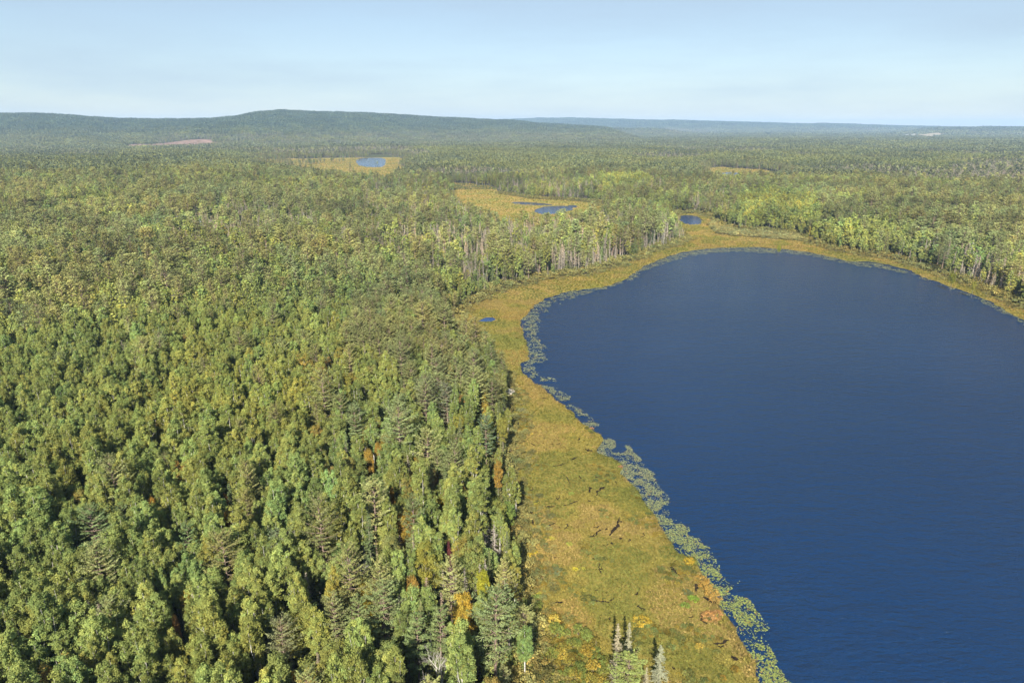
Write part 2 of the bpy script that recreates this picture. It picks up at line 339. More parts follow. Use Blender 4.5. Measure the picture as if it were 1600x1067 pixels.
# ------------------------------------------------------------------ plant shapes
class G:
    def __init__(s): s.v = []; s.f = []; s.c = []; s.n = 0
    def add(s, V, F, C): s.v.append(V); s.f.append(F + s.n); s.c.append(C); s.n += len(V)
    def leaves(s, P, N, size, asp, rg, col, T=None):
        n = len(P); N = N / np.linalg.norm(N, axis=1, keepdims=True)
        if T is None: T = rg.normal(size=(n, 3))
        T = T - (T * N).sum(1, keepdims=True) * N; T /= np.linalg.norm(T, axis=1, keepdims=True) + 1e-9; B = np.cross(N, T)
        sz = np.asarray(size).reshape(-1, 1) * np.ones((n, 1)); 
        V = np.stack([P + T * sz, P + B * sz * asp + N * sz * .15, P - T * sz, P - B * sz * asp + N * sz * .15], 1).reshape(-1, 3)
        s.add(V, np.arange(4 * n).reshape(n, 4), np.repeat(col, 4, 0))
    def tube(s, A, B, ra, rb, k=5, col=(1, 1, 1)):
        A = np.asarray(A, float); B = np.asarray(B, float); d = B - A; d /= np.linalg.norm(d) + 1e-9
        u = np.cross(d, [0, 0, 1.0] if abs(d[2]) < .9 else [1.0, 0, 0]); u /= np.linalg.norm(u); w = np.cross(d, u)
        a = np.arange(k) * 2 * np.pi / k; ring = np.cos(a)[:, None] * u + np.sin(a)[:, None] * w
        V = np.vstack([A + ring * ra, B + ring * rb]); j = np.arange(k); F = np.stack([j, (j + 1) % k, (j + 1) % k + k, j + k], 1)
        s.add(V, F, np.tile(col, (2 * k, 1)).astype(float))
    def path(s, P, rs, k=5, col=(1, 1, 1)):
        for a in range(len(P) - 1): s.tube(P[a], P[a + 1], rs[a], rs[a + 1], k, col)
    def arr(s): return np.vstack(s.v), np.vstack(s.f), np.vstack(s.c)
def merge(name, parts):
    V, F, C, M = [], [], [], []; n = 0; mats = []
    for g, m in parts:
        if g.n == 0: continue
        v, f, c = g.arr(); V.append(v); F.append(f + n); C.append(c); n += len(v); M.append(np.full(len(f), len(mats))); mats.append(m)
    return mesh_np(name, np.vstack(V), np.vstack(F), mats, np.concatenate(M), np.vstack(C))
def unit(rg, n): 
    v = rg.normal(size=(n, 3)); return v / np.linalg.norm(v, axis=1, keepdims=True)

def clumps(g, rg, C, rad, m, leaf, asp, var=.16, updir=.35, squash=1.25):
    """tufts of leaves round the clump centres C; they face outward, so each tuft takes light as a small round mass"""
    K = len(C); base = np.repeat(C, m, 0); u = unit(rg, K * m); u[:, 2] = np.abs(u[:, 2]) * .8 + u[:, 2] * .2 
    rr = np.repeat(rad, m)[:, None] * (rg.rand(K * m, 1) ** .4); P = base + u * rr * np.array([1, 1, squash])
    N = u * .75 + np.array([0, 0, updir]) + rg.normal(size=u.shape) * .42
    k = 1 + rg.normal(size=K) * var; col = np.repeat(k, m)[:, None] * (1 + rg.normal(size=(K * m, 1)) * .12) * np.ones((1, 3))
    warm = np.repeat(rg.normal(size=K) * .06, m); col[:, 0] *= 1 + warm; col[:, 2] *= 1 - warm
    g.leaves(P, N, leaf * rg.uniform(.7, 1.3, len(P)), asp, rg, np.clip(col, .35, 1.7))
def broad(seed, h, r, cb, K, m, leaf, crad, sub=0, pointed=.6):
    """broadleaf tree: trunk with limbs, crown of leaf tufts gathered on several leaders"""
    rg = np.random.RandomState(seed); tr, cr = G(), G()
    top = np.array([rg.uniform(-.4, .4), rg.uniform(-.4, .4), h * .93]); b0 = np.zeros(3); b0[2] = -.4
    mid = np.array([rg.uniform(-.25, .25), rg.uniform(-.25, .25), h * .45])
    tr.path([b0, mid, top], [h * .011, h * .0085, .03], 6)
    L = max(3, int(3 + r)); C = []; 
    lead = [(0., 0., 1.0)]
    for q in range(L + rg.randint(0, 3)):
        a = q * 2.4 + rg.uniform(-.5, .5); d = r * rg.uniform(.35, .62); lead.append((math.cos(a) * d, math.sin(a) * d, rg.uniform(.66, .97)))
    wts = np.array([1.3] + [1.0] * (len(lead) - 1)); wts /= wts.sum()
    for li, (lx, ly, lt) in enumerate(lead):
        nK = int(K * wts[li]); lr = r * (.52 if li == 0 else .44) * rg.uniform(.85, 1.15); zt = cb + (h - cb) * lt; zb = cb + (h - cb) * rg.uniform(0, .25)
        u = rg.rand(nK) ** .75; z = zb + (zt - zb) * u
        prof = np.sin(np.pi * np.clip(.10 + .9 * u, 0, 1) ** pointed * .97) ** .7 
        a = rg.rand(nK) * 6.283; rho = lr * prof * np.sqrt(rg.uniform(.35, 1.0, nK))
        C.append(np.stack([lx * (.5 + .5 * u) + rho * np.cos(a), ly * (.5 + .5 * u) + rho * np.sin(a), z], 1))
        if li: 
            p0 = b0 + (mid - b0) * 1.0; tr.path([mid * rg.uniform(.75, 1.1), [lx * .7, ly * .7, zb + (zt - zb) * .4], [lx, ly, zt - .5]], [h * .0045, h * .003, .02], 4)
            for c_ in C[-1][rg.permutation(nK)[:3]]:
                tr.tube([lx * .7, ly * .7, max(c_[2] - 1.6, zb)], c_, .035, .012, 3)
    C = np.vstack(C); clumps(cr, rg, C, crad * rg.uniform(.7, 1.3, len(C)), m, leaf, .62, squash=1.75 if pointed < .7 else 1.3)
    return tr, cr
def pine(seed, h, r, cb, m, leaf, dz=1.05, flat=.0):
    """white pine: whorls of level limbs, each limb a plume of needles with dark gaps between the layers"""
    rg = np.random.RandomState(seed); tr, cr = G(), G(); lx, ly = rg.uniform(-.4, .4, 2)
    def ax(z): return np.array([lx * (z / h) ** 2, ly * (z / h) ** 2, z])
    zs = np.linspace(-.4, h * .98, 7); tr.path([ax(max(z, 0)) + [0, 0, min(z, 0)] for z in zs], np.linspace(h * .016, .03, 7), 7)
    z = cb
    while z < h - .3:
        u = (z - cb) / (h - cb); Lr = r * (np.interp(u, [0, .18, .45, .75, .92, 1], [.55, .95, 1.0, .72, .40, .16])) * rg.uniform(.8, 1.12); nb = rg.randint(4, 7); a0 = rg.rand() * 6.28
        for b in range(nb):
            if rg.rand() < .10 + .22 * (u < .25): continue
            a = a0 + b * 6.283 / nb + rg.uniform(-.3, .3); L = Lr * rg.uniform(.6, 1.15); up = np.interp(u, [0, .5, 1], [-.02, .12, .95]) + rg.uniform(-.07, .10)
            d = np.array([math.cos(a), math.sin(a), 0]); A = ax(z + rg.uniform(-.25, .25))
            def bp_(t): return A + d * L * t + np.array([0, 0, L * (up * t + .22 * t * t)])
            tr.path([bp_(0), bp_(.5), bp_(1)], [.05 + .007 * L, .04, .012], 4)
            n = int(m * (.35 + L / r)); t_ = rg.uniform(.22, 1.05, n) ** .8; side = np.array([-d[1], d[0], 0]); wid = .10 + .24 * L * np.sin(np.clip(t_, 0, 1) * math.pi * .86) ** .8
            sgn = rg.uniform(-1, 1, n); P = np.array([bp_(q) for q in t_]) + side * (sgn * wid)[:, None] + np.array([0, 0, 1]) * (rg.uniform(-.05, .22, n) + .06 * (1 - abs(sgn)))[:, None]
            T = d * .8 + side * sgn[:, None] * .8 + np.array([0, 0, .45]) + rg.normal(size=(n, 3)) * .25
            N = np.array([0, 0, 1.0]) + d * .25 + rg.normal(size=(n, 3)) * .38
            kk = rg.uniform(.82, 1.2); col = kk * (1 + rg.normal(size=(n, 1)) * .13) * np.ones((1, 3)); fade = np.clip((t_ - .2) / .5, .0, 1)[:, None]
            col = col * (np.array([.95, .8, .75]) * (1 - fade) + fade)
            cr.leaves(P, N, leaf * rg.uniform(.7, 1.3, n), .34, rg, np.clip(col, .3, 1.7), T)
        z += dz * rg.uniform(.75, 1.25) * (1 - .35 * u)
    return tr, cr
def spruce(seed, h, r, cb, m, leaf, dens=1.0, barkc=None):
    rg = np.random.RandomState(seed); tr, cr = G(), G(); tr.path([[0, 0, -.4], [0, 0, h * .5], [.05, 0, h]], [h * .013 * (1.5 if m < 4 else 1), h * .008 * (1.6 if m < 4 else 1), .015], 6)
    z = cb
    while z < h - .15:
        u = (z - cb) / (h - cb); Lr = r * (1 - u) ** .8 * rg.uniform(.75, 1.1) + .10; nb = rg.randint(5, 8)
        for b in range(nb):
            a = rg.rand() * 6.283; L = Lr * rg.uniform(.65, 1.15); d = np.array([math.cos(a), math.sin(a), 0]); dr = -.25 + .75 * u
            tip = np.array([0, 0, z]) + d * L + [0, 0, L * dr]; tr.tube([0, 0, z], tip, .03, .008, 3)
            n = max(2, int(m * dens * (.35 + L / r))); t_ = rg.uniform(.1, 1.05, n); side = np.array([-d[1], d[0], 0]); sg = rg.uniform(-1, 1, n)
            P = np.array([0, 0, z]) + d * (L * t_)[:, None] + np.outer(L * dr * t_, [0, 0, 1]) + side * (sg * .20 * L * (1.1 - t_))[:, None] + rg.normal(size=(n, 3)) * .06
            T = d + side * sg[:, None] * .6 + rg.normal(size=(n, 3)) * .2; N = np.array([0, 0, .8]) + d * .55 + rg.normal(size=(n, 3)) * .4
            cr.leaves(P, N, leaf * rg.uniform(.7, 1.3, n), .42, rg, np.clip((1 + rg.normal(size=(n, 1)) * .15) * np.ones((1, 3)), .4, 1.6), T)
        z += .52 * rg.uniform(.8, 1.2)
    return tr, cr
def snag(seed, h, r, cb, dense=7):
    """dead conifer: bleached pole with a comb of short bare branches"""
    rg = np.random.RandomState(seed); tr, cr = G(), G(); tr.path([[0, 0, -.4], [0, 0, h * .5], [.15, .1, h]], [h * .013, h * .008, .02], 6); z = cb
    while z < h:
        u = (z - cb) / (h - cb); Lr = r * (1 - u) ** .7 + .12
        for b in range(dense):
            a = rg.rand() * 6.283; L = Lr * rg.uniform(.5, 1.2); d = np.array([math.cos(a), math.sin(a), rg.uniform(-.35, .15)]); e = np.array([.15 * u, .1 * u, z]); tip = e + d * L
            cr.tube(e, tip, .045, .018, 3)
            for q in range(2):
                s0 = e + d * L * rg.uniform(.3, .85); cr.tube(s0, s0 + (d * .4 + unit(rg, 1)[0] * .6) * L * .32, .028, .012, 3)
        z += .42
    return tr, cr
def bare(seed, h, r):
    """leafless birch: pale forked trunk and rising twigs"""
    rg = np.random.RandomState(seed); tr, cr = G(), G()
    def grow_(A, d, L, rad, lvl):
        B = A + d * L; M_ = A + d * L * .5 + unit(rg, 1)[0] * L * .05; (tr if lvl < 1 else cr).path([A, M_, B], [rad, rad * .8, rad * .6], 5 if lvl < 2 else 3)
        if lvl >= 4: return
        for q in range([3, 4, 4, 3][lvl]):
            nd = d * .8 + unit(rg, 1)[0] * .75 + np.array([0, 0, .3]); nd /= np.linalg.norm(nd); grow_(A + d * L * rg.uniform(.55, 1), nd, L * rg.uniform(.42, .6) * (1 if lvl else .7), rad * .5, lvl + 1)
    for q in range(2):
        a = rg.rand() * 6.28; grow_(np.array([.5 * math.cos(a), .5 * math.sin(a), -.3]), np.array([.1 * math.cos(a), .1 * math.sin(a), .99]), h * .62, h * .009, 0)
    return tr, cr
def shrub(seed, h, r, K, m, leaf):
    rg = np.random.RandomState(seed); tr, cr = G(), G(); a = rg.rand(K) * 6.283; q = np.sqrt(rg.rand(K)); C = np.stack([q * r * np.cos(a), q * r * np.sin(a), h * (.35 + .6 * np.sqrt(1 - q * q * .8)) * rg.uniform(.7, 1, K)], 1)
    for c_ in C[:10]: tr.tube([0, 0, -.2], c_, .035, .012, 3)
    clumps(cr, rg, C, np.full(K, r * .30), m, leaf, .6); return tr, cr

LIB = {}       # kind -> list of (trunk mesh, crown mesh, merged mesh, height, radius, trunk material)
LOW = {}
def reg(kind, low, tr, cr, bm, lm, h, r):
    me = merge(kind + "_form", [(tr, bm), (cr, lm)])
    if low: LOW.setdefault(kind, []).append((me, h, r))
    else: LIB.setdefault(kind, []).append((merge(kind + "_trunk", [(tr, bm)]), merge(kind + "_crown", [(cr, lm)]), me, h, r))
for s in range(6):
    h = 16.5 + s * .5; r = [2.3, 2.6, 3.0, 2.45, 2.8, 2.2][s]
    reg("aspen", 0, *broad(100 + s, h, r, h * .38, 210, 60, .118, .47), BARKW, LEAF, h, r)
    reg("aspen", 1, *broad(100 + s, h, r, h * .30, 70, 9, .38, .64), BARKM, LEAF, h, r)
for s in range(5):
    h = 14 + s * .6; r = 2.7 + .3 * s
    reg("maple", 0, *broad(200 + s, h, r, h * .32, 180, 74, .125, .66, pointed=.8), BARK, LEAF, h, r)
    reg("maple", 1, *broad(200 + s, h, r, h * .20, 80, 10, .40, .72, pointed=.8), BARK, LEAF, h, r)
for s in range(5):
    h = 20 + s * .7; r = 3.2 + .28 * s
    reg("pine", 0, *pine(300 + s, h, r, h * .34, 62, .21), BARKP, NEEDLE, h, r)
    reg("pine", 1, *pine(300 + s, h, r, h * .34, 16, .42), BARKP, NEEDLE, h, r)
for s in range(4):
    h = 14.5 + s; r = 1.7 + .15 * s
    reg("spruce", 0, *spruce(400 + s, h, r, h * .12, 22, .16), BARK, NEEDLE, h, r)
    reg("spruce", 1, *spruce(400 + s, h, r, h * .2, 6, .32), BARK, NEEDLE, h, r)
for s in range(3):
    h = 14 + s; r = 1.25 + .15 * s
    reg("dying", 0, *spruce(500 + s, h, r, h * .25, 9, .13), BARKD, NEEDLE, h, r)
    reg("dying", 1, *spruce(500 + s, h, r, h * .30, 3.0, .26), BARKD, NEEDLE, h, r)
    reg("snag", 0, *snag(600 + s, 13 + s, 1.3, 3.0), BARKD, BARKD, 13 + s, 1.3)
    reg("snag", 1, *snag(600 + s, 13 + s, 1.2, 5.0, 3), BARKD, BARKD, 13 + s, 1.2)
    reg("bare", 0, *bare(700 + s, 14, 2), BARKW, BARKW, 14, 2.2)
    reg("shrub", 0, *shrub(800 + s, 1.9, 1.5, 30, 22, .12), BARK, LEAF, 1.9, 1.5)
    reg("shrub", 1, *shrub(800 + s, 2.2, 1.8, 16, 7, .28), BARK, LEAF, 2.2, 1.8)

# colours (base colours of foliage)
def tones(kind, n, rg):
    if kind == 'aspen': base = np.array([.202, .228, .072])
    elif kind == 'maple': base = np.array([.186, .206, .068])
    elif kind == 'pine': base = np.array([.212, .224, .094])
    elif kind == 'spruce': base = np.array([.125, .145, .062])
    elif kind == 'dying': base = np.array([.255, .212, .170])
    elif kind == 'shrub': base = np.array([.170, .165, .070])
    else: return np.ones((n, 3))
    k = np.exp(rg.normal(size=(n, 1)) * .15); w = rg.normal(size=n) * .07
    c = base * k; c[:, 0] *= 1 + w; c[:, 2] *= 1 - w * .6; c *= 1
    return np.clip(c, .015, .5)

# ------------------------------------------------------------------ scatter object (stuff): points carry form, turn, size and tint
def source_collection(name, meshes):
    c = bpy.data.collections.new(name)
    for k, m in enumerate(meshes):
        o = bpy.data.objects.new("%s_form_%03d" % (name, k), m); c.objects.link(o)
    return c
def scatter(name, label, P, rot, scl, idx, tint, coll, category=None):
    n = len(P); m = bpy.data.meshes.new(name); m.vertices.add(n); m.vertices.foreach_set("co", np.asarray(P, np.float32).ravel())
    for nm, ty, arr, key in (("rot", 'FLOAT_VECTOR', rot, "vector"), ("scl", 'FLOAT_VECTOR', scl, "vector"), ("tint", 'FLOAT_VECTOR', tint, "vector"), ("form", 'INT', idx, "value")):
        a = m.attributes.new(nm, ty, 'POINT'); a.data.foreach_set(key, np.asarray(arr, np.int32 if ty == 'INT' else np.float32).ravel())
    o = link(name, m, kind='stuff', label=label)
    if category: o["category"] = category
    ng = bpy.data.node_groups.new(name + "_scatter", 'GeometryNodeTree')
    ng.interface.new_socket("Geometry", in_out='INPUT', socket_type='NodeSocketGeometry'); ng.interface.new_socket("Geometry", in_out='OUTPUT', socket_type='NodeSocketGeometry')
    N = ng.nodes; gi = N.new("NodeGroupInput"); go = N.new("NodeGroupOutput"); ip = N.new("GeometryNodeInstanceOnPoints"); ci = N.new("GeometryNodeCollectionInfo")
    ci.inputs[0].default_value = coll; ci.inputs[1].default_value = True; ci.inputs[2].default_value = True
    def na(nm, ty):
        q = N.new("GeometryNodeInputNamedAttribute"); q.data_type = ty; q.inputs[0].default_value = nm; return q.outputs[0]
    L = ng.links; L.new(gi.outputs[0], ip.inputs['Points']); L.new(ci.outputs[0], ip.inputs['Instance']); ip.inputs['Pick Instance'].default_value = True
    L.new(na("form", 'INT'), ip.inputs['Instance Index']); L.new(na("rot", 'FLOAT_VECTOR'), ip.inputs['Rotation']); L.new(na("scl", 'FLOAT_VECTOR'), ip.inputs['Scale'])
    L.new(ip.outputs[0], go.inputs[0])
    md = o.modifiers.new("scatter", 'NODES'); md.node_group = ng
    return o

# ------------------------------------------------------------------ planting map
ZP = {k: poly(v) for k, v in dict(
  dead1=[(230,420),(330,352),(560,350),(760,345),(1000,352),(1075,360),(1070,385),(930,430),(760,470),(600,450),(480,455),(300,440)],
  dead2=[(560,300),(640,290),(740,310),(800,345),(760,360),(560,350)],
  dead3=[(1050,300),(1150,310),(1165,352),(1130,345),(1060,326)],
  dead4=[(1330,385),(1480,410),(1640,450),(1640,500),(1500,446),(1400,404)],
  dead5=[(780,296),(1060,300),(1060,322),(900,314),(780,303)],
  yellow1=[(1150,325),(1200,318),(1260,330),(1290,365),(1250,372),(1180,366),(1150,352)],
  yellow2=[(1240,372),(1340,378),(1350,398),(1290,390)], yellow3=[(930,296),(1010,292),(1020,308),(940,312)],
  pine1=[(560,520),(640,480),(735,488),(770,530),(790,580),(800,700),(700,700),(620,660),(540,600)],
  pine2=[(1350,330),(1640,300),(1640,440),(1450,405)], pine3=[(0,395),(100,390),(300,420),(240,500),(120,530),(-80,560)],
  pine4=[(380,400),(600,440),(620,500),(450,480)],
  mix1=[(470,640),(560,600),(700,690),(800,680),(835,1067),(835,1250),(380,1250),(440,1067),(520,900),(500,760)],
  peninsula=[(930,440),(1000,410),(1075,380),(1070,345),(900,350)]).items()}
ZP["far_dead"] = poly([(240,246),(420,244),(560,240),(700,238),(1000,237),(1130,230),(1130,206),(700,206),(440,218),(240,228)])
def plant_kinds(Q, rg):
    n = len(Q); kinds = ['aspen', 'maple', 'pine', 'spruce', 'dying', 'snag', 'gold', 'none']
    r = np.hypot(Q[:, 0], Q[:, 1]); nz_ = fbm(Q[:, 0] / 45, Q[:, 1] / 45, 3, 41); nc = fbm(Q[:, 0] / 120, Q[:, 1] / 120, 3, 47)
    W_ = np.zeros((n, 8)); far = sstep((r - 260) / 250)[:, None]
    near = np.array([.93, .03, .012, .004, .006, .001, .008, .015]); mid = np.array([.45, .31, .11, .08, .025, .005, .012, .003])
    W_[:] = near * (1 - far) + mid * far
    con = sstep((nc - .50) / .12)[:, None] * far; W_ = W_ * (1 - con) + con * np.array([.18, .18, .30, .22, .09, .01, .01, .0])
    brk = fbm(Q[:, 0] / 38, Q[:, 1] / 38, 3, 44)
    def put(z, w, f=1.0):
        m = inside(Q, ZP[z]) & (brk > (.34 if z[:4] == 'dead' else 0)); W_[m] = W_[m] * (1 - f) + np.array(w) * f
    D_ = [.05, .05, .05, .14, .56, .15, .0, .0]
    for z in ("dead1", "dead2", "dead5"): put(z, D_, .9)
    for z in ("dead3", "dead4"): put(z, [.05, .08, .10, .15, .55, .05, .02, 0], .85)
    put("yellow1", [.45, .50, 0, .03, 0, 0, .02, 0]); put("yellow2", [.45, .50, 0, .03, 0, 0, .02, 0]); put("yellow3", [.45, .5, 0, .03, 0, 0, .02, 0])
    put("pine1", [.16, .14, .46, .12, .06, .02, .02, .02], .9); put("pine2", [.2, .3, .3, .12, .05, .01, .01, .01], .9); put("pine3", [.35, .32, .2, .08, .01, .01, .02, .01], .9)
    put("pine4", [.3, .22, .25, .15, .05, .01, .02, 0], .9); put("mix1", [.40, .16, .06, .16, .07, .02, .07, .06], .95)
    put("far_dead", [.12, .1, .15, .2, .4, 0, 0, 0], .8)
    cw = np.cumsum(W_ / W_.sum(1, keepdims=True), 1); u = rg.rand(n, 1); k = (u > cw).sum(1); k = np.minimum(k, 7)
    return np.array(kinds)[k]

def jgrid(r0, r1, step, seed, az=46):
    rg = np.random.RandomState(seed); n = int(r1 / step) + 2
    X, Y = np.meshgrid(np.arange(-n, n + 1) * step, np.arange(-4, int(n / .87) + 2) * step * .87, indexing='ij'); X = X + (np.arange(Y.shape[1]) % 2)[None] * step * .5
    Q = np.stack([X.ravel(), Y.ravel()], 1); Q += (rg.rand(*Q.shape) - .5) * step * .75
    r = np.hypot(Q[:, 0], Q[:, 1]); a = np.degrees(np.arctan2(np.abs(Q[:, 0]), Q[:, 1] + 25)); return Q[(r >= r0) & (r < r1) & (a < az)]

# individually placed trees: kind, photo x, photo y of the top, height, crown radius, tint, label
HAND = [
 ('pine',773,922,23,4.6,(.115,.145,.062),"largest broad white pine beside the lower marsh edge, casting dark shade"),
 ('pine',596,910,20,3.9,(.115,.145,.062),"broad rounded white pine with layered limbs, left of the white leafless birch"),
 ('pine',520,930,19,3.3,(.115,.135,.062),"pale white pine with thin lower limbs, leftmost of the lower pine row"),
 ('pine',557,934,18,2.9,(.110,.142,.060),"smaller white pine standing between two larger pines of the lower row"),
 ('pine',650,962,18,3.0,(.112,.146,.058),"white pine with upswept layered limbs just left of the white leafless birch"),
 ('pine',686,950,19,2.8,(.112,.140,.056),"slim yellow-green pine standing directly behind the white leafless birch"),
 ('pine',437,968,17,3.3,(.115,.130,.068),"ragged white pine with bare tan lower limbs near the bottom edge"),
 ('pine',787,1043,10,1.7,(.155,.165,.075),"small pale yellow-green conifer at the bottom edge below the largest pine"),
 ('pine',681,561,23,4.4,(.125,.140,.060),"round-topped yellowish white pine above the twin spreading pines"),
 ('pine',664,590,22,4.6,(.125,.128,.075),"left one of the twin spreading pines with exposed tan limbs"),
 ('pine',698,600,21,4.3,(.118,.126,.075),"right one of the twin spreading pines with sagging layered limbs"),
 ('pine',741,548,23,3.9,(.108,.132,.064),"tall white pine nearest the marsh where the forest edge turns"),
 ('pine',697,519,20,3.4,(.108,.130,.064),"layered white pine at the forest edge left of the small dark pool"),
 ('pine',757,519,19,3.1,(.105,.130,.060),"white pine overhanging the golden marsh just below the small dark pool"),
 ('pine',553,632,22,3.8,(.118,.145,.060),"lone layered white pine rising from the green aspens, deep shade at its right"),
 ('pine',631,547,20,3.4,(.112,.140,.062),"white pine upper left of the round-topped yellowish pine"),
 ('pine',759,650,19,3.1,(.085,.118,.062),"dark bluish pine with drooping plumes beside the middle marsh edge"),
 ('pine',140,793,20,4.4,(.105,.140,.056),"white pine with long swept limbs among aspens at lower left, shade below it"),
 ('pine',290,820,17,2.9,(.100,.138,.052),"small fresh green pine below the left orange maple"),
 ('pine',430,828,18,3.4,(.110,.135,.070),"greyish white pine with open crown right of the bright orange maples"),
 ('pine',186,792,16,2.7,(.112,.145,.062),"small pale pine pointing out of a dark gap left of the thin orange maple"),
 ('pine',12,468,23,4.6,(.070,.090,.050),"dark tall pine with a bare pale trunk at the left edge of the photo"),
 ('pine',60,455,20,4.0,(.080,.105,.050),"dark layered pine right of the dark tall pine at the left edge"),
 ('pine',265,425,20,3.8,(.078,.105,.052),"blue-green pine with swept limbs in the upper left stand"),
 ('pine',983,1020,12.5,3.5,(.150,.185,.060),"bright green young pine at the bottom edge between dead marsh spruces"),
 ('pine',1478,386,19,4.2,(.085,.115,.058),"dark green pine standing out on the right shore of the lake"),
 ('pine',1270+173,372,18,3.4,(.085,.112,.060),"layered pine just left of the dark pine on the right shore"),
 ('spruce',966,974,14,1.6,(.27,.25,.18),"left of the two tall thin grey-green spruces standing on the lower marsh"),
 ('spruce',984,972,13,1.5,(.25,.25,.17),"right of the two tall thin grey-green spruces standing on the lower marsh"),
 ('spruce',1033,1008,9,1.8,(.25,.26,.17),"short thin grey-green spruce rightmost in the marsh at the bottom edge"),
 ('dying',1011,1042,7,1.2,(.30,.28,.16),"small pale yellowish spruce at the bottom edge right of the young pine"),
 ('snag',773,818,12,1.7,None,"feathery bleached dead spruce at the marsh edge near the maroon shrub"),
 ('snag',574,790,13,1.5,None,"whitish dead tree standing alone among the green aspens"),
 ('dying',624,836,13,1.5,(.25,.18,.13),"brown dying spruce left of the tall narrow aspen pair"),
 ('dying',666,902,11,1.6,(.26,.19,.13),"pinkish brown dying spruce left of the golden maple"),
 ('dying',689,925,9,1.1,(.28,.20,.14),"small rusty spruce between the pinkish spruce and the golden maple"),
 ('snag',748,880,11,1.4,None,"grey dead spruce above the golden maple, left of a yellow sapling"),
 ('snag',758,872,11,1.1,None,"thin grey dead spruce just right of another grey dead spruce above the golden maple"),
 ('snag',725,886,10,1.0,None,"dark thin dead spruce between the white pole and the yellow sapling"),
 ('snag',757,790,12,1.4,None,"pale brownish dead spruce upper left of the feathery bleached spruce"),
 ('snag',765,596,16,1.8,None,"bare grey conifer trunk at the marsh edge right of the tall pines"),
 ('bare',690,1010,15,2.4,None,"white leafless birch with spreading limbs at the bottom edge"),
 ('bare',556,862,13,1.6,None,"pair of white birch trunks bare below, beside a dark gap in the stand"),
 ('bare',601,862,11,1.6,None,"forked white birch limb leaning right above the lower pines"),
 ('bare',672,688,11,1.8,None,"white branching dead birch below the twin spreading pines"),
 ('bare',28,427,12,2.0,None,"pale bare birch at the left edge above the dark tall pine"),
 ('maple',355,800,11,1.5,(.52,.26,.03),"bright orange maple sapling, lower of the two in the dark gap"),
 ('maple',350,772,10,.9,(.48,.22,.035),"bright orange maple sapling, upper of the two in the dark gap"),
 ('maple',236,778,11,.95,(.44,.22,.035),"thin orange maple half hidden behind aspens beside a dark hollow"),
 ('maple',292,921,12,1.7,(.33,.22,.035),"orange and green maple at the lower left beside a black hollow"),
 ('maple',272,962,7,.8,(.42,.18,.05),"tiny orange maple low in the shade below the orange and green maple"),
 ('maple',390,750,8,.8,(.32,.09,.06),"small red maple below the crowns in the middle of the aspens"),
 ('maple',701,846,9,.7,(.14,.045,.045),"maroon red maple in the shade left of the feathery bleached spruce"),
 ('maple',603,678,14,2.2,(.24,.18,.04),"olive orange maple top behind the two orange maples"),
 ('maple',575,702,12,1.7,(.38,.21,.035),"orange maple, left of two beside the lone layered pine"),
 ('maple',590,692,12,1.2,(.40,.22,.04),"orange maple, right of two beside the lone layered pine"),
 ('maple',650,716,12,1.6,(.38,.23,.035),"upper orange maple of a pair in the mixed strip left of the marsh"),
 ('maple',644,738,13,2.0,(.36,.22,.035),"lower and wider orange maple of a pair in the mixed strip"),
 ('maple',676,736,11,1.6,(.27,.17,.045),"brownish orange maple right of the wider orange maple"),
 ('maple',778,719,11,1.4,(.30,.19,.045),"dull orange maple near the middle marsh edge"),
 ('maple',719,684,12,1.7,(.31,.21,.045),"yellow-orange maple right of the bluish pine below the twin pines"),
 ('maple',757,616,11,1.5,(.30,.23,.05),"yellowish maple beside the marsh under the bare grey conifer"),
 ('maple',550,776,12,1.4,(.36,.19,.04),"rust orange maple at the shady edge above the whitish dead tree"),
 ('maple',634,800,14,2.9,(.27,.185,.035),"wide golden olive maple in the middle of the mixed strip"),
 ('maple',691,776,14,2.0,(.22,.18,.035),"tall yellow-olive maple right of the wide golden olive maple"),
 ('maple',612,763,9,.9,(.42,.22,.035),"small round orange maple between aspens above the wide golden one"),
 ('maple',722,932,12,2.7,(.44,.29,.04),"golden orange maple beside the largest pine at the lower marsh edge"),
 ('maple',571,905,11,1.9,(.26,.21,.03),"dull gold maple behind the broad rounded pine"),
 ('maple',644,900,11,1.6,(.30,.19,.045),"rusty gold maple behind the lower pines, right of the broad one"),
 ('maple',786,652,10,1.8,(.19,.19,.05),"pale olive maple against the marsh below the bleached bush"),
 ('maple',587,742,13,1.9,(.14,.19,.05),"fresh green maple below the two orange maples"),
 ('maple',794,784,10,2.2,(.15,.20,.05),"bright green round maple leaning over the marsh edge"),
 ('maple',754,890,9,1.3,(.25,.25,.03),"yellow sapling beside the marsh shade above the golden maple"),
 ('maple',504,737,9,.9,(.28,.24,.035),"small yellow maple near the right edge of the big aspen stand"),
 ('maple',272,665,12,1.6,(.24,.19,.045),"pale yellow-brown maple in the middle of the left stand"),
 ('maple',246,660,11,1.4,(.26,.19,.06),"pinkish tan maple left of the pale yellow-brown maple"),
 ('maple',333,668,9,.9,(.38,.22,.04),"small orange maple top right of the pale yellow-brown maple"),
 ('maple',210,570,14,1.9,(.20,.17,.055),"brownish maple crown in the upper part of the left stand"),
 ('maple',165,540,13,2.1,(.22,.17,.045),"olive brown maple at a dark hollow in the upper left stand"),
 ('maple',520,416,12,1.8,(.26,.18,.04),"orange-tinted maple in the upper middle of the forest"),
 ('maple',232,392,13,2.0,(.25,.18,.05),"tan-orange maple far up in the left forest"),
 ('maple',1490,425,12,2.6,(.17,.19,.035),"round yellow-green maple with orange top on the right shore"),
 ('maple',1523,440,10,1.4,(.24,.24,.05),"pale yellow maple sapling on the right shore below the dark pine"),
 ('maple',1218,383,9,2.0,(.20,.24,.035),"bright yellow-green maple at the far shore of the lake"),
]
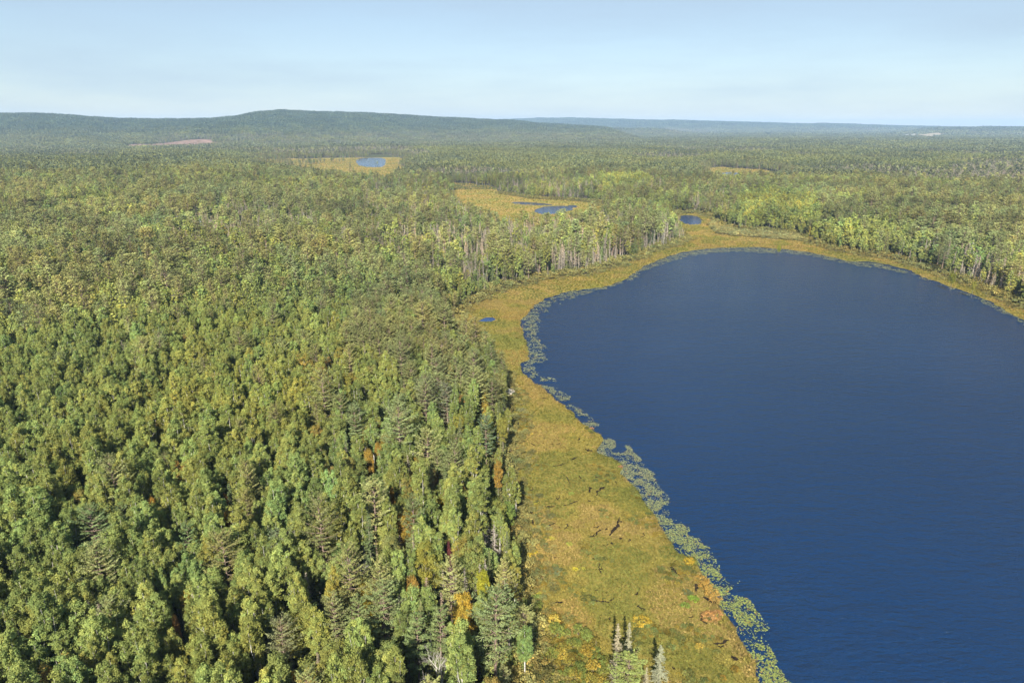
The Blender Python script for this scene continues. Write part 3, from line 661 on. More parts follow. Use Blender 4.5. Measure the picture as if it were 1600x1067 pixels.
rs = np.random.RandomState(77)
IND = []     # individuals: dict(kind, form, x, y, z, s, sz, rot, tint, label, hand)
for kind, px, py, h, r, tint, label in HAND:
    if px < 792 and py < 1000 and kind in ('maple', 'dying', 'snag') and h < 14.5: r *= 1 + .25 * (14.5 - h) / 6; h = 14.5
    if tint and kind == 'maple' and tint[0] > .3: tint = tuple(.74 * q + .26 * w for q, w in zip(tint, (.20, .20, .06)))
    if tint: tint = tuple(q * (1.5 if kind == 'pine' else 1.0) for q in tint)
    z0 = 0.5
    for _ in range(4):
        x, y = at(px, py, z0 + h); z0 = float(terrain(np.array([[x, y]]))[0]); z0 = max(z0, .25)
    forms = LIB[kind]; fi = min(range(len(forms)), key=lambda q: abs(forms[q][4] / forms[q][3] - r / h) + .02 * rs.rand())
    IND.append(dict(kind=kind, form=fi, x=x, y=y, z=z0, s=r / forms[fi][4], sz=h / forms[fi][3], rot=rs.rand() * 6.28, tint=tint or (1, 1, 1), label=label, hand=True, r=r, h=h))
HX = np.array([(d['x'], d['y']) for d in IND]); HR = np.array([d['r'] for d in IND])
EXTRA_GAPS = poly([(250,905),(300,925),(290,960),(255,950)]), poly([(215,790),(232,800),(225,840),(195,835)]), poly([(330,765),(345,775),(340,820),(325,815)])

GROUPS = {}      # kind -> arrays
def clean(Q, clr=1.5, tries=None):
    wd = wetdist(Q); m = wd > clr; m &= ~in_any(Q, [CUT, CUT2, FIELD]); return Q[m], wd[m]
Q1, wd1 = clean(jgrid(48, 430, 3.6, 1)); Q2_, wd2 = clean(jgrid(430, 1250, 4.9, 2, 43))
Q = np.vstack([Q1, Q2_]); wd = np.concatenate([wd1, wd2]); rg = np.random.RandomState(5)
d2 = ((Q[:, None, 0] - HX[None, :, 0]) ** 2 + (Q[:, None, 1] - HX[None, :, 1]) ** 2); lim = (HR[None] * .75 + 1.1) ** 2
okk = (d2 > lim).all(1)
# keep tall neighbours from standing right in front of the hand placed trees
for hx, hr in zip(HX, HR):
    dd = np.hypot(*hx); u = hx / dd; w = Q - hx; al = -(w @ u); la = np.abs(w @ np.array([-u[1], u[0]])); okk &= ~((al > 0) & (al < 7.5) & (la < hr * .85))
Q = Q[okk]; wd = wd[okk]
kd = plant_kinds(Q, rg); dz_ = in_any(Q, [ZP[k] for k in ('dead1', 'dead2', 'dead3', 'dead4', 'dead5')]); m = (kd != 'none') & ~(dz_ & (rg.rand(len(Q)) < .12)); Q, wd, kd = Q[m], wd[m], kd[m]
zz = terrain(Q, wd); rr = np.hypot(Q[:, 0], Q[:, 1])
size = rg.normal(1.0, .11, len(Q)).clip(.7, 1.3) * (.86 + .28 * fbm(Q[:, 0] / 30, Q[:, 1] / 30, 3, 61)) * np.where(wd < 11, (.55 + .04 * np.clip(wd, 0, 11)) * rg.uniform(.75, 1.15, len(Q)), 1.0)
fat = rg.normal(1.0, .13, len(Q)).clip(.75, 1.3) * (1 + .22 * sstep((rr - 380) / 100)); size = size * (1 + rg.uniform(-.06, .16, len(Q)) * sstep((rr - 300) / 150))
yz = (fbm(Q[:, 0] / 25, Q[:, 1] / 25, 2, 66) > .40) & in_any(Q, [ZP["yellow1"], ZP["yellow2"], ZP["yellow3"]])
STUFF_NAMES = dict(aspen=("aspen_forest", "green aspen crowns packed across the whole forest behind the nearest trees"), maple=("maple_forest", "rounder broadleaf crowns mixed through the forest beyond the nearest trees"),
  pine=("pine_forest", "layered pine crowns scattered through the forest beyond the nearest pines"), spruce=("spruce_forest", "narrow dark spruces mixed through the forest beyond the nearest ones"),
  dying=("dying_spruce_forest", "brownish grey thinning spruces in the stands behind the marsh"), snag=("dead_tree_forest", "grey dead trees poking out of the far stands"), shrub=("shrub_thicket", "low grey-green shrubs filling the forest edge and the forest floor"))
NAME = dict(aspen="aspen_tree", maple="maple_tree", pine="white_pine", spruce="spruce_tree", dying="dying_spruce", snag="dead_spruce", bare="bare_birch", shrub="marsh_shrub")
VW = [(1010, "at the very bottom edge"), (940, "just above the bottom edge"), (870, "near the bottom"), (800, "in the lower third"), (730, "below the middle"), (660, "at mid height"), (590, "above the middle"),
      (520, "in the upper middle"), (450, "level with the dark pool"), (390, "level with the far lake shore"), (330, "behind the far shore"), (0, "high up near the far marshes")]
HW = [(70, "at the left edge"), (170, "far left"), (270, "left"), (370, "left of centre in the stand"), (470, "inside the big stand"), (570, "right in the stand"), (670, "near the mixed strip"), (760, "close to the marsh"),
      (850, "at the marsh edge"), (1000, "on the wooded point"), (1150, "by the inlet pond"), (1300, "on the far shore"), (1450, "on the right shore"), (9999, "at the right edge")]
def where_words(px, py):
    return next(w for a, w in VW if py > a or a == 0), next(w for a, w in HW if px < a)
TONE = lambda c: "yellow-green" if c[0] / c[1] > .86 else ("deep green" if c[1] < .115 else ("fresh green" if c[0] / c[1] < .72 else "mid-green"))
isgold = kd == 'gold'; kd = np.where(isgold, 'maple', kd)
for kind in ('aspen', 'maple', 'pine', 'spruce', 'dying', 'snag'):
    m = kd == kind; q = Q[m]; n = len(q); k_rg = np.random.RandomState(900 + len(kind)); ti = tones(kind, n, k_rg) * (1 + .10 * sstep((rr[m] - 250) / 350))[:, None] * np.array([[1.0, 1.02, .95]])  # tint lightened with distance to offset self-shadow inside the coarse low forms
    g_ = isgold[m]; pal = np.array([(.28, .19, .05), (.24, .20, .05), (.24, .17, .06), (.22, .21, .045), (.32, .18, .05)])[k_rg.randint(0, 5, n)]; dull = k_rg.uniform(.25, 1, (n, 1)) * sstep((700 - rr[m]) / 400)[:, None] + .15
    if kind == 'maple': ti = np.where(g_[:, None], ti * (1 - np.clip(dull, 0, 1)) + pal * np.clip(dull, 0, 1), ti)
    if kind in ('aspen', 'maple'): yy = yz[m]; ti[yy] = ti[yy] * (1 + k_rg.rand(int(yy.sum()), 1) ** 1.5 * np.array([[.42, .28, -.1]]))
    sz = size[m]; fx = fat[m] * sz; z = zz[m]; rot = k_rg.rand(n) * 6.283; r_ = rr[m]; ti = ti * (1 + (1.15 * (fbm(q[:, 0] / 55, q[:, 1] / 55, 3, 68) - .5) * sstep((r_ - 200) / 300))[:, None]); nf = len(LIB[kind]); fi = k_rg.randint(0, nf, n)
    tx, ty, _ = topx(q[:, 0], q[:, 1], z + 12 * sz); vis = (tx > -25) & (tx < 1625) & (ty < 1085) & (ty > 0)
    nh = sum(1 for d in IND if d['kind'] == kind and d['hand']); cap = 298 - nh
    order = np.argsort(np.where(vis, r_, 1e9))[:cap]; order = order[vis[order]]; chosen = np.zeros(n, bool); chosen[order] = True
    for a in order:
        c = ti[a]; v, h_ = where_words(tx[a], ty[a]); big = ("tall" if sz[a] > 1.03 else ("small" if sz[a] < .88 else "")) + (" broad" if fx[a] / sz[a] > 1.08 else (" slim" if fx[a] / sz[a] < .92 else ""))
        if kind == 'aspen': s1 = f"{big} {TONE(c)} aspen crown {v} of the dense stand, {h_}"; 
        elif kind == 'maple': s1 = f"{big} {'golden' if g_[a] else TONE(c)} round maple crown {v} of the forest, {h_}"
        elif kind == 'pine': s1 = f"{big} {TONE(c)} layered pine {v} of the forest, {h_}"
        elif kind == 'spruce': s1 = f"{big} narrow {'dark' if c[1] < .095 else 'green'} spruce {v} of the forest, {h_}"
        elif kind == 'dying': s1 = f"{big} brownish thin spruce {v} of the forest, {h_}"
        else: s1 = f"{big} grey dead spruce {v} of the forest, {h_}"
        dd_ = np.hypot(HX[:, 0] - q[a, 0], HX[:, 1] - q[a, 1]); kh = int(dd_.argmin())
        if dd_[kh] < 7:
            side = "left of" if q[a, 0] < HX[kh, 0] - 1.5 else ("right of" if q[a, 0] > HX[kh, 0] + 1.5 else ("in front of" if q[a, 1] < HX[kh, 1] else "behind"))
            hl = HAND[kh][6].split(",")[0].split()[:8]
            while hl[-1] in ("the", "of", "a", "with", "and", "at", "in", "on", "by", "from", "its", "for", "between", "standing", "rising", "right", "left", "lower", "upper", "twin", "two", "dark", "bottom", "green", "big", "middle", "very", "tall", "leaning", "dead", "white", "layered", "exposed", "long", "swept", "bare"): hl = hl[:-1]
            if hl[0] in ("left", "right", "upper", "lower", "largest", "lone"): hl = ["the"] + hl
            else: hl = ["the"] + hl
            s1 = s1.split(" " + v)[0] + " just " + side + " " + " ".join(hl)
        s1 = " ".join(" ".join(s1.split()).split()[:16])
        s1 = s1.replace(' of the dense stand', '').replace(' of the forest', '')
        IND.append(dict(kind=kind, form=int(fi[a]), x=q[a, 0], y=q[a, 1], z=z[a], s=fx[a], sz=sz[a], rot=rot[a], tint=tuple(c), label=s1, hand=False))
    rest = ~chosen; lowd = r_[rest] > 330; idx = fi[rest] + np.where(lowd, nf, 0)
    GROUPS[kind] = dict(P=np.column_stack([q, z])[rest], rot=rot[rest], s=fx[rest], sz=sz[rest], idx=idx, tint=ti[rest])
def add_group(kind, Q, z, s, sz, rg, low=True, mul=1.0):
    n = len(Q); nf = len(LIB[kind]); g = GROUPS.setdefault(kind, dict(P=np.zeros((0, 3)), rot=np.zeros(0), s=np.zeros(0), sz=np.zeros(0), idx=np.zeros(0, int), tint=np.zeros((0, 3))))
    for k, v in dict(P=np.column_stack([Q, z]), rot=rg.rand(n) * 6.283, s=s, sz=sz, idx=rg.randint(0, nf, n) + np.where(low, nf, 0), tint=tones(kind, n, rg) * mul).items(): g[k] = np.concatenate([g[k], v])
# shrubs along the marsh edges and under the near trees
rg = np.random.RandomState(15)
qs = jgrid(60, 1100, 2.4, 8, 44); ws = wetdist(qs); lk = sdist(qs, LAKE)[0]
edge = (ws > -3.5 - 5 * vnoise(qs[:, 0] / 9, qs[:, 1] / 9, 3)) & (ws < 7) & (lk > 3)
qs_, ws_ = qs[edge], ws[edge]; n = len(qs_); sz = rg.uniform(.5, 1.7, n) * (.45 + .75 * sstep((ws_ + 5) / 9)); 
add_group('shrub', qs_, np.maximum(terrain(qs_, ws_), .2), sz * 1.1, sz, rg, np.hypot(*qs_.T) > 300, rg.uniform(.8, 1.35, (n, 1)) * np.array([[1.1, 1.05, .9]]))
sh2 = poly([(1105,352),(1130,345),(1150,362),(1240,366),(1262,378),(1215,375),(1150,370),(1120,366)]); q3 = qs[inside(qs, sh2)]; n = len(q3)
add_group('shrub', q3, np.full(n, .3), rg.uniform(.7, 1.5, n), rg.uniform(.5, 1.5, n), rg, True, rg.uniform(.95, 1.7, (n, 1)) * np.array([[1.1, 1.05, 1.0]]))
qf = jgrid(60, 420, 2.7, 9, 46); qf, wf_ = clean(qf, 4); qf = qf[rg.rand(len(qf)) < .75]; n = len(qf)
add_group('shrub', qf, terrain(qf), rg.uniform(.8, 1.7, n), rg.uniform(.9, 2.6, n), rg, np.hypot(*qf.T) > 220, rg.uniform(.95, 1.45, (n, 1)) * np.array([[.95, 1.12, .85]]))
# low bushes on the lower marsh
qm = jgrid(60, 260, 1.15, 12, 40); so = sdist(qm, OUTER)[0]; lk = sdist(qm, LAKE)[0]
zone = poly([(790,860),(900,850),(960,880),(950,960),(1100,1000),(1185,1060),(1200,1250),(780,1250),(810,1000)])
dn = fbm(qm[:, 0] / 9, qm[:, 1] / 9, 3, 71); inz = inside(qm, zone)
m = (so < -1) & (lk > 1.0) & (((dn > .50) & inz) | (dn > .68) | ((so > -6) & (dn > .42))) & (rg.rand(len(qm)) < .8); qm = qm[m]; n = len(qm); w = rg.uniform(.20, .55, n)
mc = np.where(rg.rand(n, 1) < .55, np.array([[.95, 1.05, .75]]), np.array([[1.5, 1.2, .6]])) * rg.uniform(.6, 1.15, (n, 1))
add_group('shrub', qm, np.full(n, .15), w, w * rg.uniform(.5, 1.1, n), rg, False, mc)

zb = poly([(796,960),(830,930),(862,975),(930,1000),(945,1040),(975,1250),(780,1250)]); qz = jgrid(60, 200, 1.9, 19, 40); qz = qz[inside(qz, zb)]; n = len(qz); w = rg.uniform(.45, 1.05, n)
mc = np.where(rg.rand(n, 1) < .5, np.array([[.85, 1.1, .7]]), np.array([[1.35, 1.15, .6]])) * rg.uniform(.7, 1.2, (n, 1))
add_group('shrub', qz, np.full(n, .1), w, w * rg.uniform(.7, 1.6, n), rg, False, mc)
for kind, g in GROUPS.items():
    coll = source_collection(kind + "_source", [f[2] for f in LIB[kind]] + [f[0] for f in LOW.get(kind, [])])
    n = len(g['P']); nm, lb = STUFF_NAMES[kind]
    rot = np.column_stack([np.random.RandomState(3).normal(size=(n, 2)) * .04, g['rot']])
    scatter(nm, lb, g['P'], rot, np.column_stack([g['s'], g['s'], g['sz']]), g['idx'], g['tint'], coll)

# individuals
CATE = dict(aspen="tree", maple="tree", pine="pine tree", spruce="spruce tree", dying="spruce tree", snag="dead tree", bare="dead tree", shrub="shrub")
GRP = dict(aspen="aspens of the near stand", maple="maples in the near forest", pine="white pines in the near forest", spruce="green spruces in the near forest", dying="brown dying spruces", snag="grey dead spruces", bare="bare birches", shrub="bright shrubs on the marsh")
def plant(d):
    f = LIB[d['kind']][d['form']]
    root = link(NAME[d['kind']], None, label=d['label'], category=CATE[d['kind']], group=GRP[d['kind']])
    root.location = (d['x'], d['y'], d['z']); root.rotation_euler = (0, 0, d['rot']); root.scale = (d['s'], d['s'], d['sz'])
    a = link("trunk", f[0], root); b = link("crown" if d['kind'] not in ('snag', 'bare') else "branches", f[1], root); b['tint'] = [float(q) for q in d['tint']]
    if d['kind'] == 'bare': b['kind'] = 'stuff'
    return root
for d in IND: plant(d)

# ------------------------------------------------------------------ marsh details
def mpt(px, py, z=.3): return at(px, py, z)
SHR = [(837,785,.9,(.42,.38,.05),"pale yellow bush near the forked dark cracks of the marsh"),(824,866,1.1,(.42,.33,.04),"low gold bush at the left edge of the marsh, upper of a row"),
 (834,862,.9,(.45,.36,.04),"bright gold bush just right of the low gold bush"),(862,840,.8,(.38,.34,.06),"small yellow bush above the grey-green willow patch"),(889,849,.8,(.30,.32,.06),"yellow-green bush right of the grey-green willow patch"),
 (824,887,1.0,(.48,.34,.03),"vivid yellow bush beside the forest edge on the marsh"),(841,900,.7,(.52,.26,.04),"small orange bush right below the vivid yellow bush"),(899,888,.7,(.44,.38,.04),"yellow bush in the middle of the lower marsh"),
 (912,887,.5,(.36,.34,.05),"tiny yellow-green bush right of the yellow marsh bush"),(842,927,.6,(.34,.32,.05),"little yellowish bush on the lower left marsh"),(1002,971,1.8,(.36,.26,.04),"wide flat golden bush right of the dead marsh spruces"),
 (1096,905,1.5,(.37,.235,.06),"orange bush at the top of the long orange bank by the pads"),(1102,914,1.6,(.38,.235,.06),"orange bush in the middle of the long orange bank"),(1110,924,1.6,(.38,.24,.06),"orange bush low on the long orange bank"),
 (1118,934,1.4,(.37,.24,.07),"orange bush at the bottom end of the long orange bank"),(1078,877,1.4,(.42,.29,.04),"golden bush between two lily pad beds"),(1108,964,1.6,(.40,.22,.08),"rusty orange bush on the point above the green lily bed"),
 (1120,960,1.4,(.38,.21,.08),"rusty bush nearest the water on the point"),(1082,935,1.3,(.19,.27,.04),"bright green bush inland of the long orange bank"),(1070,945,1.0,(.18,.25,.05),"green bush below the bright green bush"),
 (1074,925,1.1,(.13,.14,.06),"dull olive bush beside a dark marsh crack"),(893,770,.9,(.24,.28,.06),"pale green bush on the open marsh"),(970,728,.7,(.40,.20,.10),"salmon tuft at the water edge"),(925,668,.7,(.38,.20,.09),"reddish tuft at the water edge near the upper pads"),
 (815,640,1.6,(.20,.20,.10),"greyish bush at the forest edge under the bleached bush"),(868,893,1.6,(.13,.15,.07),"grey-green willow clump on the lower left marsh"),(780,563,2.0,(.07,.10,.035),"dark green bush in the forest shade above the pale log"),
 (1135,357,2.6,(.10,.11,.06),"grey-green bush standing alone by the inlet pond"),(1147,360,2.0,(.12,.12,.07),"lower grey bush right of the lone one by the inlet pond"),(887,965,1.4,(.17,.17,.06),"olive brown bush left of the dead marsh spruces")]
for k, (px, py, s, c, lb) in enumerate(SHR):
    x, y = mpt(px, py + 2 * s); f = k % 3
    plant(dict(kind='shrub', form=f, x=x, y=y, z=.12, s=s / 1.5 * 1.05, sz=s / 1.9 * .75, rot=k * 1.3, tint=c, label=lb))
x, y = mpt(796, 622); plant(dict(kind='shrub', form=1, x=x, y=y, z=.2, s=1.25, sz=1.9, rot=1, tint=(.42, .40, .36), label="bleached grey-white bush at the forest edge beside the marsh"))
# sedge tufts
def tuft(seed, n, h, w):
    rg = np.random.RandomState(seed); g = G(); a = rg.rand(n) * 6.283; q = rg.rand(n) ** .5 * w; P = np.stack([q * np.cos(a), q * np.sin(a), np.full(n, h * .42)], 1)
    T = np.stack([np.cos(a) * .4, np.sin(a) * .4, np.full(n, 1.0)], 1) + rg.normal(size=(n, 3)) * .2; N = np.stack([-np.sin(a), np.cos(a), rg.rand(n) * .7 + .1], 1) + rg.normal(size=(n, 3)) * .3
    g.leaves(P, N, h * .5 * rg.uniform(.7, 1.2, n), .16, rg, (1 + rg.normal(size=(n, 1)) * .18) * np.ones((1, 3)), T); return g
SED = source_collection("sedge_source", [merge("sedge_form", [(tuft(950 + k, 18, .62, .34), LEAF)]) for k in range(5)])
rg = np.random.RandomState(21); parts = []
for r0, r1, st, sc_ in ((60, 200, .62, 1.0), (200, 400, .95, 1.15), (400, 820, 1.9, 1.8), (820, 2300, 5.5, 3.2)):
    q = jgrid(r0, r1, st, 30 + r0, 62 if r0 < 820 else 40); q = q[(q[:, 0] > -60) | (r0 > 190)]
    keep = np.zeros(len(q), bool)
    for nm, P, waters, *_ in BASINS:
        m = inside(q, P)
        if m.any():
            mm = m.copy(); 
            for w in waters: mm &= ~inside(q, w)
            keep |= mm
    q = q[keep]; parts.append(np.column_stack([q, np.full(len(q), sc_)]))
S_ = np.vstack(parts); n = len(S_); pq = S_[:, :2]
n1 = fbm(pq[:, 0] / 12, pq[:, 1] / 12, 4, 81)[:, None]; n2_ = fbm(pq[:, 0] / 3, pq[:, 1] / 3, 3, 85)[:, None]
ti = np.where(n1 < .47, np.array([[.215, .220, .048]]), np.where(n1 < .57, np.array([[.32, .265, .060]]), np.array([[.38, .275, .085]]))) * (.50 + .42 * n2_) * np.array([[.99, 1.0, 1.15]]) * np.exp(rg.normal(size=(n, 1)) * .12)
ti = ti * (1 + .3 * sstep((np.hypot(*pq.T) - 620) / 60))[:, None]  # distant tufts coloured lighter to make up for their self-shadow
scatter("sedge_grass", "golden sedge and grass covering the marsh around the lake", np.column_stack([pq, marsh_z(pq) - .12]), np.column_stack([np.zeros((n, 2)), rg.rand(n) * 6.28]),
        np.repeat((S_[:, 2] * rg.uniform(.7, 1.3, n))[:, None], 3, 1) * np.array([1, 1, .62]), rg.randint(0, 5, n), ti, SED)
# lily pads
LILY = poly([(1240,1067),(1222,1034),(1210,1000),(1194,969),(1166,933),(1143,927),(1149,913),(1123,880),(1109,868),(1095,834),(1061,803),(1045,778),(1018,742),(1005,720),(982,692),(950,678),(941,664),(932,647),
 (910,638),(876,607),(867,593),(850,587),(845,578),(849,562),(848,543),(842,515),(842,492),(873,475),(921,459),(985,440),(1012,421),(1050,408),(1090,397),(1150,393),(1230,396),(1262,400),(1340,415),(1425,428),(1500,455),(1600,507),
 (1600,490),(1340,400),(1180,380),(1060,390),(940,440),(850,460),(800,500),(800,600),(900,690),(940,740),(1040,870),(1100,950),(1150,1060)], [(44,60),(66,60),(66,85)])
q = np.vstack([jgrid(60, 260, .24, 40, 55), jgrid(260, 700, .55, 41, 50)]); rg = np.random.RandomState(22); q = q + rg.normal(size=q.shape) * .2
LILY = ragged(LILY, 1.1, 4.0, 12); th_ = np.arctan2(*q.T); q = q[(th_ > 0) & ((q[:, 0] < 75) | (q[:, 1] > 250)) & (q[:, 0] > 5)]; q = q[rg.rand(len(q)) < .9]; q = q[inside(q, LILY)]; q = q[inside(q, LAKE)]
r_ = np.hypot(*q.T); den = fbm(q[:, 0] / 5, q[:, 1] / 5, 4, 91); dl = -sdist(q, LAKE)[0]; dt = -sdist(q, LILY)[0]
den = den + .10 * sstep(1 - np.minimum(dt, 3) / 3) * 0 - .16 * sstep(1 - dt / 1.6) + .02 - .14 * (dl < 1.2) * (vnoise(q[:, 0] / 6, q[:, 1] / 6, 5) > .5)
hole = sstep((fbm(q[:, 0] / 2.2, q[:, 1] / 2.2, 2, 95) - .50) / .08); m = (den + .55 * (fbm(q[:, 0] / 16, q[:, 1] / 16, 2, 97) - .5) > .335) & (rg.rand(len(q)) < (1.0 - .8 * hole) * np.where(r_ > 230, .85, 1)); q = q[m]; r_ = r_[m]; n = len(q)
pads = []
for k in range(4):
    g = G(); a = np.linspace(.25, 6.03, 9); V = np.vstack([[0, 0, 0], np.stack([np.cos(a), np.sin(a), .02 + .05 * np.random.RandomState(k).rand(9)], 1)]); F = np.array([[0, j, j + 1, j + 2] for j in (1, 3, 5, 7)])
    g.add(V, F, np.ones((10, 3)) * (1 + .1 * k)); pads.append(merge("pad_form", [(g, None)] ))
t = NT("lily_leaf"); a = t.n("ShaderNodeAttribute", attribute_type='INSTANCER', attribute_name='tint'); p = t.n("ShaderNodeBsdfPrincipled", i_Roughness=.45, i_IOR=1.35); t.l(a.outputs['Color'], p.inputs['Base Color']); t.l(p.outputs[0], t.out.inputs[0])
for m_ in pads: m_.materials.clear(); m_.materials.append(t.m)
grn = sstep((190 - r_) / 60)[:, None]; col = (np.array([[.155, .165, .075]]) * (1 - grn) + np.array([[.165, .190, .045]]) * grn) * np.exp(rg.normal(size=(n, 1)) * .26) * .88
col = np.where(rg.rand(n, 1) < .06, col * np.array([[1.3, .75, .6]]), col); sz = rg.uniform(.08, .21, n) * np.where(r_ > 260, 2.0, 1.0)
scatter("lily_pads", "beds of olive green lily pads floating along the lake shore", np.column_stack([q, np.full(n, .03) + rg.rand(n) * .03]), np.column_stack([rg.normal(size=(n, 2)) * .05, rg.rand(n) * 6.28]), np.repeat(sz[:, None], 3, 1), rg.randint(0, 4, n), col, source_collection("pad_source", pads))

# dark water cracks in the marsh mat
PEAT = flat_mat("peat_water", (.012, .010, .008), (.035, .026, .018), 2.0)
CR = [[(914,702,.5),(920,704,1.6),(926,705,.8)],[(893,718,.3),(897,717,1.0),(903,714,.4)],[(862,729,.2),(875,727,.5),(884,724,.4)],[(885,744,.3),(888,750,.3),(889,756,.2)],[(905,744,.2),(908,748,.7)],[(919,762,.6),(923,763,.9),(921,771,.6),(930,746,.6),(932,747,.6)][0:3],
 [(930,746,.7),(935,747,.5)],[(945,762,.9),(939,764,1.0),(934,768,.6),(932,776,.35)],[(870,777,.3),(871,782,.4),(875,776,.2)],[(851,792,.3),(856,793,1.0),(866,792,.6)],[(880,791,.3),(893,787,.5),(902,783,.4)],[(918,783,.4),(922,784,.6)],[(935,798,.5),(940,799,.6)],
 [(822,797,.4),(828,800,1.2),(833,802,1.0),(831,812,.7),(832,822,.25)],[(856,822,.4),(862,820,.8),(866,818,.3)],[(873,824,.3),(877,826,.4)],[(929,838,.3),(933,832,.5),(940,828,.4)],[(952,838,.3),(958,829,.9),(964,824,1.1),(966,815,.4),(968,808,.2)],[(955,848,.4),(957,850,.6)],
 [(936,798,.3),(938,797,.3)],[(968,719,.2),(963,722,.5)],[(936,880,.3),(937,888,.2),(938,897,.4)],[(995,948,.3),(1001,950,.6),(1007,955,.3)],[(924,938,.3),(940,940,.8),(953,941,.9)],[(1048,885,.9),(1054,893,.8),(1060,899,.4)],[(1086,912,.5),(1089,920,.8),(1087,925,.4)],
 [(1098,932,.7),(1108,938,1.0),(1120,944,.7)],[(1095,958,.5),(1096,970,.7),(1104,976,.5)],[(1112,1005,.4),(1125,1007,.7),(1140,1001,.4)],[(1050,1043,.7),(1054,1046,.5)],[(866,941,.5),(874,942,.6),(880,942,.5)],[(1143,1028,.9),(1148,1030,1.0),(1150,1033,.6)],[(810,660,.4),(811,668,.5)],[(845,622,.5),(852,623,.6),(857,623,.3)],
 [(830,693,.3),(836,697,.4)],[(812,714,.4),(811,726,.5)],[(960,752,.25),(964,756,.3)],[(979,810,.3),(985,813,.4),(991,810,.25)]]
rq = np.random.RandomState(44); zq = poly([(818,700),(880,650),(930,720),(990,790),(1060,900),(1130,1000),(1150,1040),(960,1000),(900,960),(830,930)])
for _ in range(48):
    px, py = rq.uniform(815, 1150), rq.uniform(640, 1050)
    if inside(np.array([at(px, py)]), zq)[0]:
        a = rq.uniform(-.6, 1.2); L_ = rq.uniform(2, 7); CR.append([(px, py, .25), (px + L_ * math.cos(a), py - L_ * math.sin(a) * .7, rq.uniform(.25, .55)), (px + 1.7 * L_ * math.cos(a + .6), py - 1.2 * L_ * math.sin(a + .6), .2)])
for ln in CR:
    P = np.array([mpt(a, b) for a, b, c in ln]); W3_ = np.array([c * .42 for a, b, c in ln]); Lp, Rp = [], []; rgc = np.random.RandomState(int(ln[0][0]))
    tt = np.linspace(0, len(P) - 1, 5 * (len(P) - 1) + 1); C = np.stack([np.interp(tt, range(len(P)), P[:, k]) for k in (0, 1)], 1); ww = np.interp(tt, range(len(P)), W3_) * rgc.uniform(.4, 1.5, len(tt)); C += rgc.normal(size=C.shape) * .12; ww[0] = ww[-1] = .03
    D_ = np.gradient(C, axis=0); D_ /= np.linalg.norm(D_, axis=1, keepdims=True) + 1e-9; Nn = np.stack([-D_[:, 1], D_[:, 0]], 1)
    A_, B_ = C + Nn * ww[:, None], C - Nn * ww[:, None]; k = len(C)
    V = np.vstack([np.column_stack([A_, marsh_z(A_) + .22]), np.column_stack([B_, marsh_z(B_) + .22])]); F = np.array([[j, j + 1, k + j + 1, k + j] for j in range(k - 1)])
    link("marsh_water_crack", mesh_np("marsh_water_crack", V, F[:, ::-1], [PEAT]), kind='structure')
# fallen bleached log on the marsh
g = G(); a = np.array([*mpt(776, 577), .75]); b = np.array([*mpt(790, 580), .55]); g.path([a, (a + b) / 2 + [0, 0, .1], b], [.26, .22, .12], 8)
lo = link("fallen_log", merge("fallen_log", [(g, BARKW)]), label="pale bleached log lying on the marsh at the forest edge", category="log")
g = G(); m_ = (a + b) / 2; [g.tube(m_ + [k * .6, 0, 0], m_ + [k * .6 + .3, .5, .5], .06, .02, 4) for k in (-1, 0, 1)]; link("branch_stub", merge("branch_stub", [(g, BARKW)]), lo)

# far farm houses, pale specks on the plain at the right
def flatcol(name, c): 
    t = NT(name); d = t.n("ShaderNodeBsdfDiffuse"); t.l(t.ramp(t.noise(.8), [(.3, tuple(q * .85 for q in c)), (.7, c)]), d.inputs[0]); t.l(d.outputs[0], t.out.inputs[0]); return t.m
WHT = flatcol("house_paint", (.75, .74, .70)); ROOF = flatcol("house_roof", (.30, .31, .33)); GLS = flatcol("house_glass", (.05, .06, .08))
def box(x0, x1, y0, y1, z0, z1):
    V = np.array([[x, y, z] for z in (z0, z1) for x, y in ((x0, y0), (x1, y0), (x1, y1), (x0, y1))], float); return V, np.array([[0, 3, 2, 1], [4, 5, 6, 7], [0, 1, 5, 4], [1, 2, 6, 5], [2, 3, 7, 6], [3, 0, 4, 7]])
for k, (px, py, lb) in enumerate([(1415, 213.9, "larger white farm house far off on the plain, left of the tan field"), (1426, 214.0, "smaller white farm shed far off just right of the white house")]):
    P = np.array([at(px, py, 8)]); zt = float(terrain(P)[0]); L = 26 - 9 * k; root = link("farm_house", None, label=lb, category="house", group="far farm buildings"); root.location = (P[0, 0], P[0, 1], zt)
    V, F = box(-L, L, -9, 9, -2, 13); link("wall", mesh_np("wall", V, F, [WHT]), root)
    V = np.array([[-L - 1, -10, 13.01], [L + 1, -10, 13.01], [L + 1, 10, 13.01], [-L - 1, 10, 13.01], [-L - 1, 0, 19], [L + 1, 0, 19]], float); link("roof", mesh_np("roof", V, np.array([[0, 1, 5, 4], [3, 4, 5, 2], [0, 3, 2, 1], [0, 4, 3, 3], [1, 2, 5, 5]])[:3], [ROOF]), root)
    V, F = box(-3, 0, -9.3, -9.02, 3, 8); w = mesh_np("window", V, F, [GLS])
    for q in (-12, -4, 6): o = link("window", w, root); o.location = (q, 0, 0)

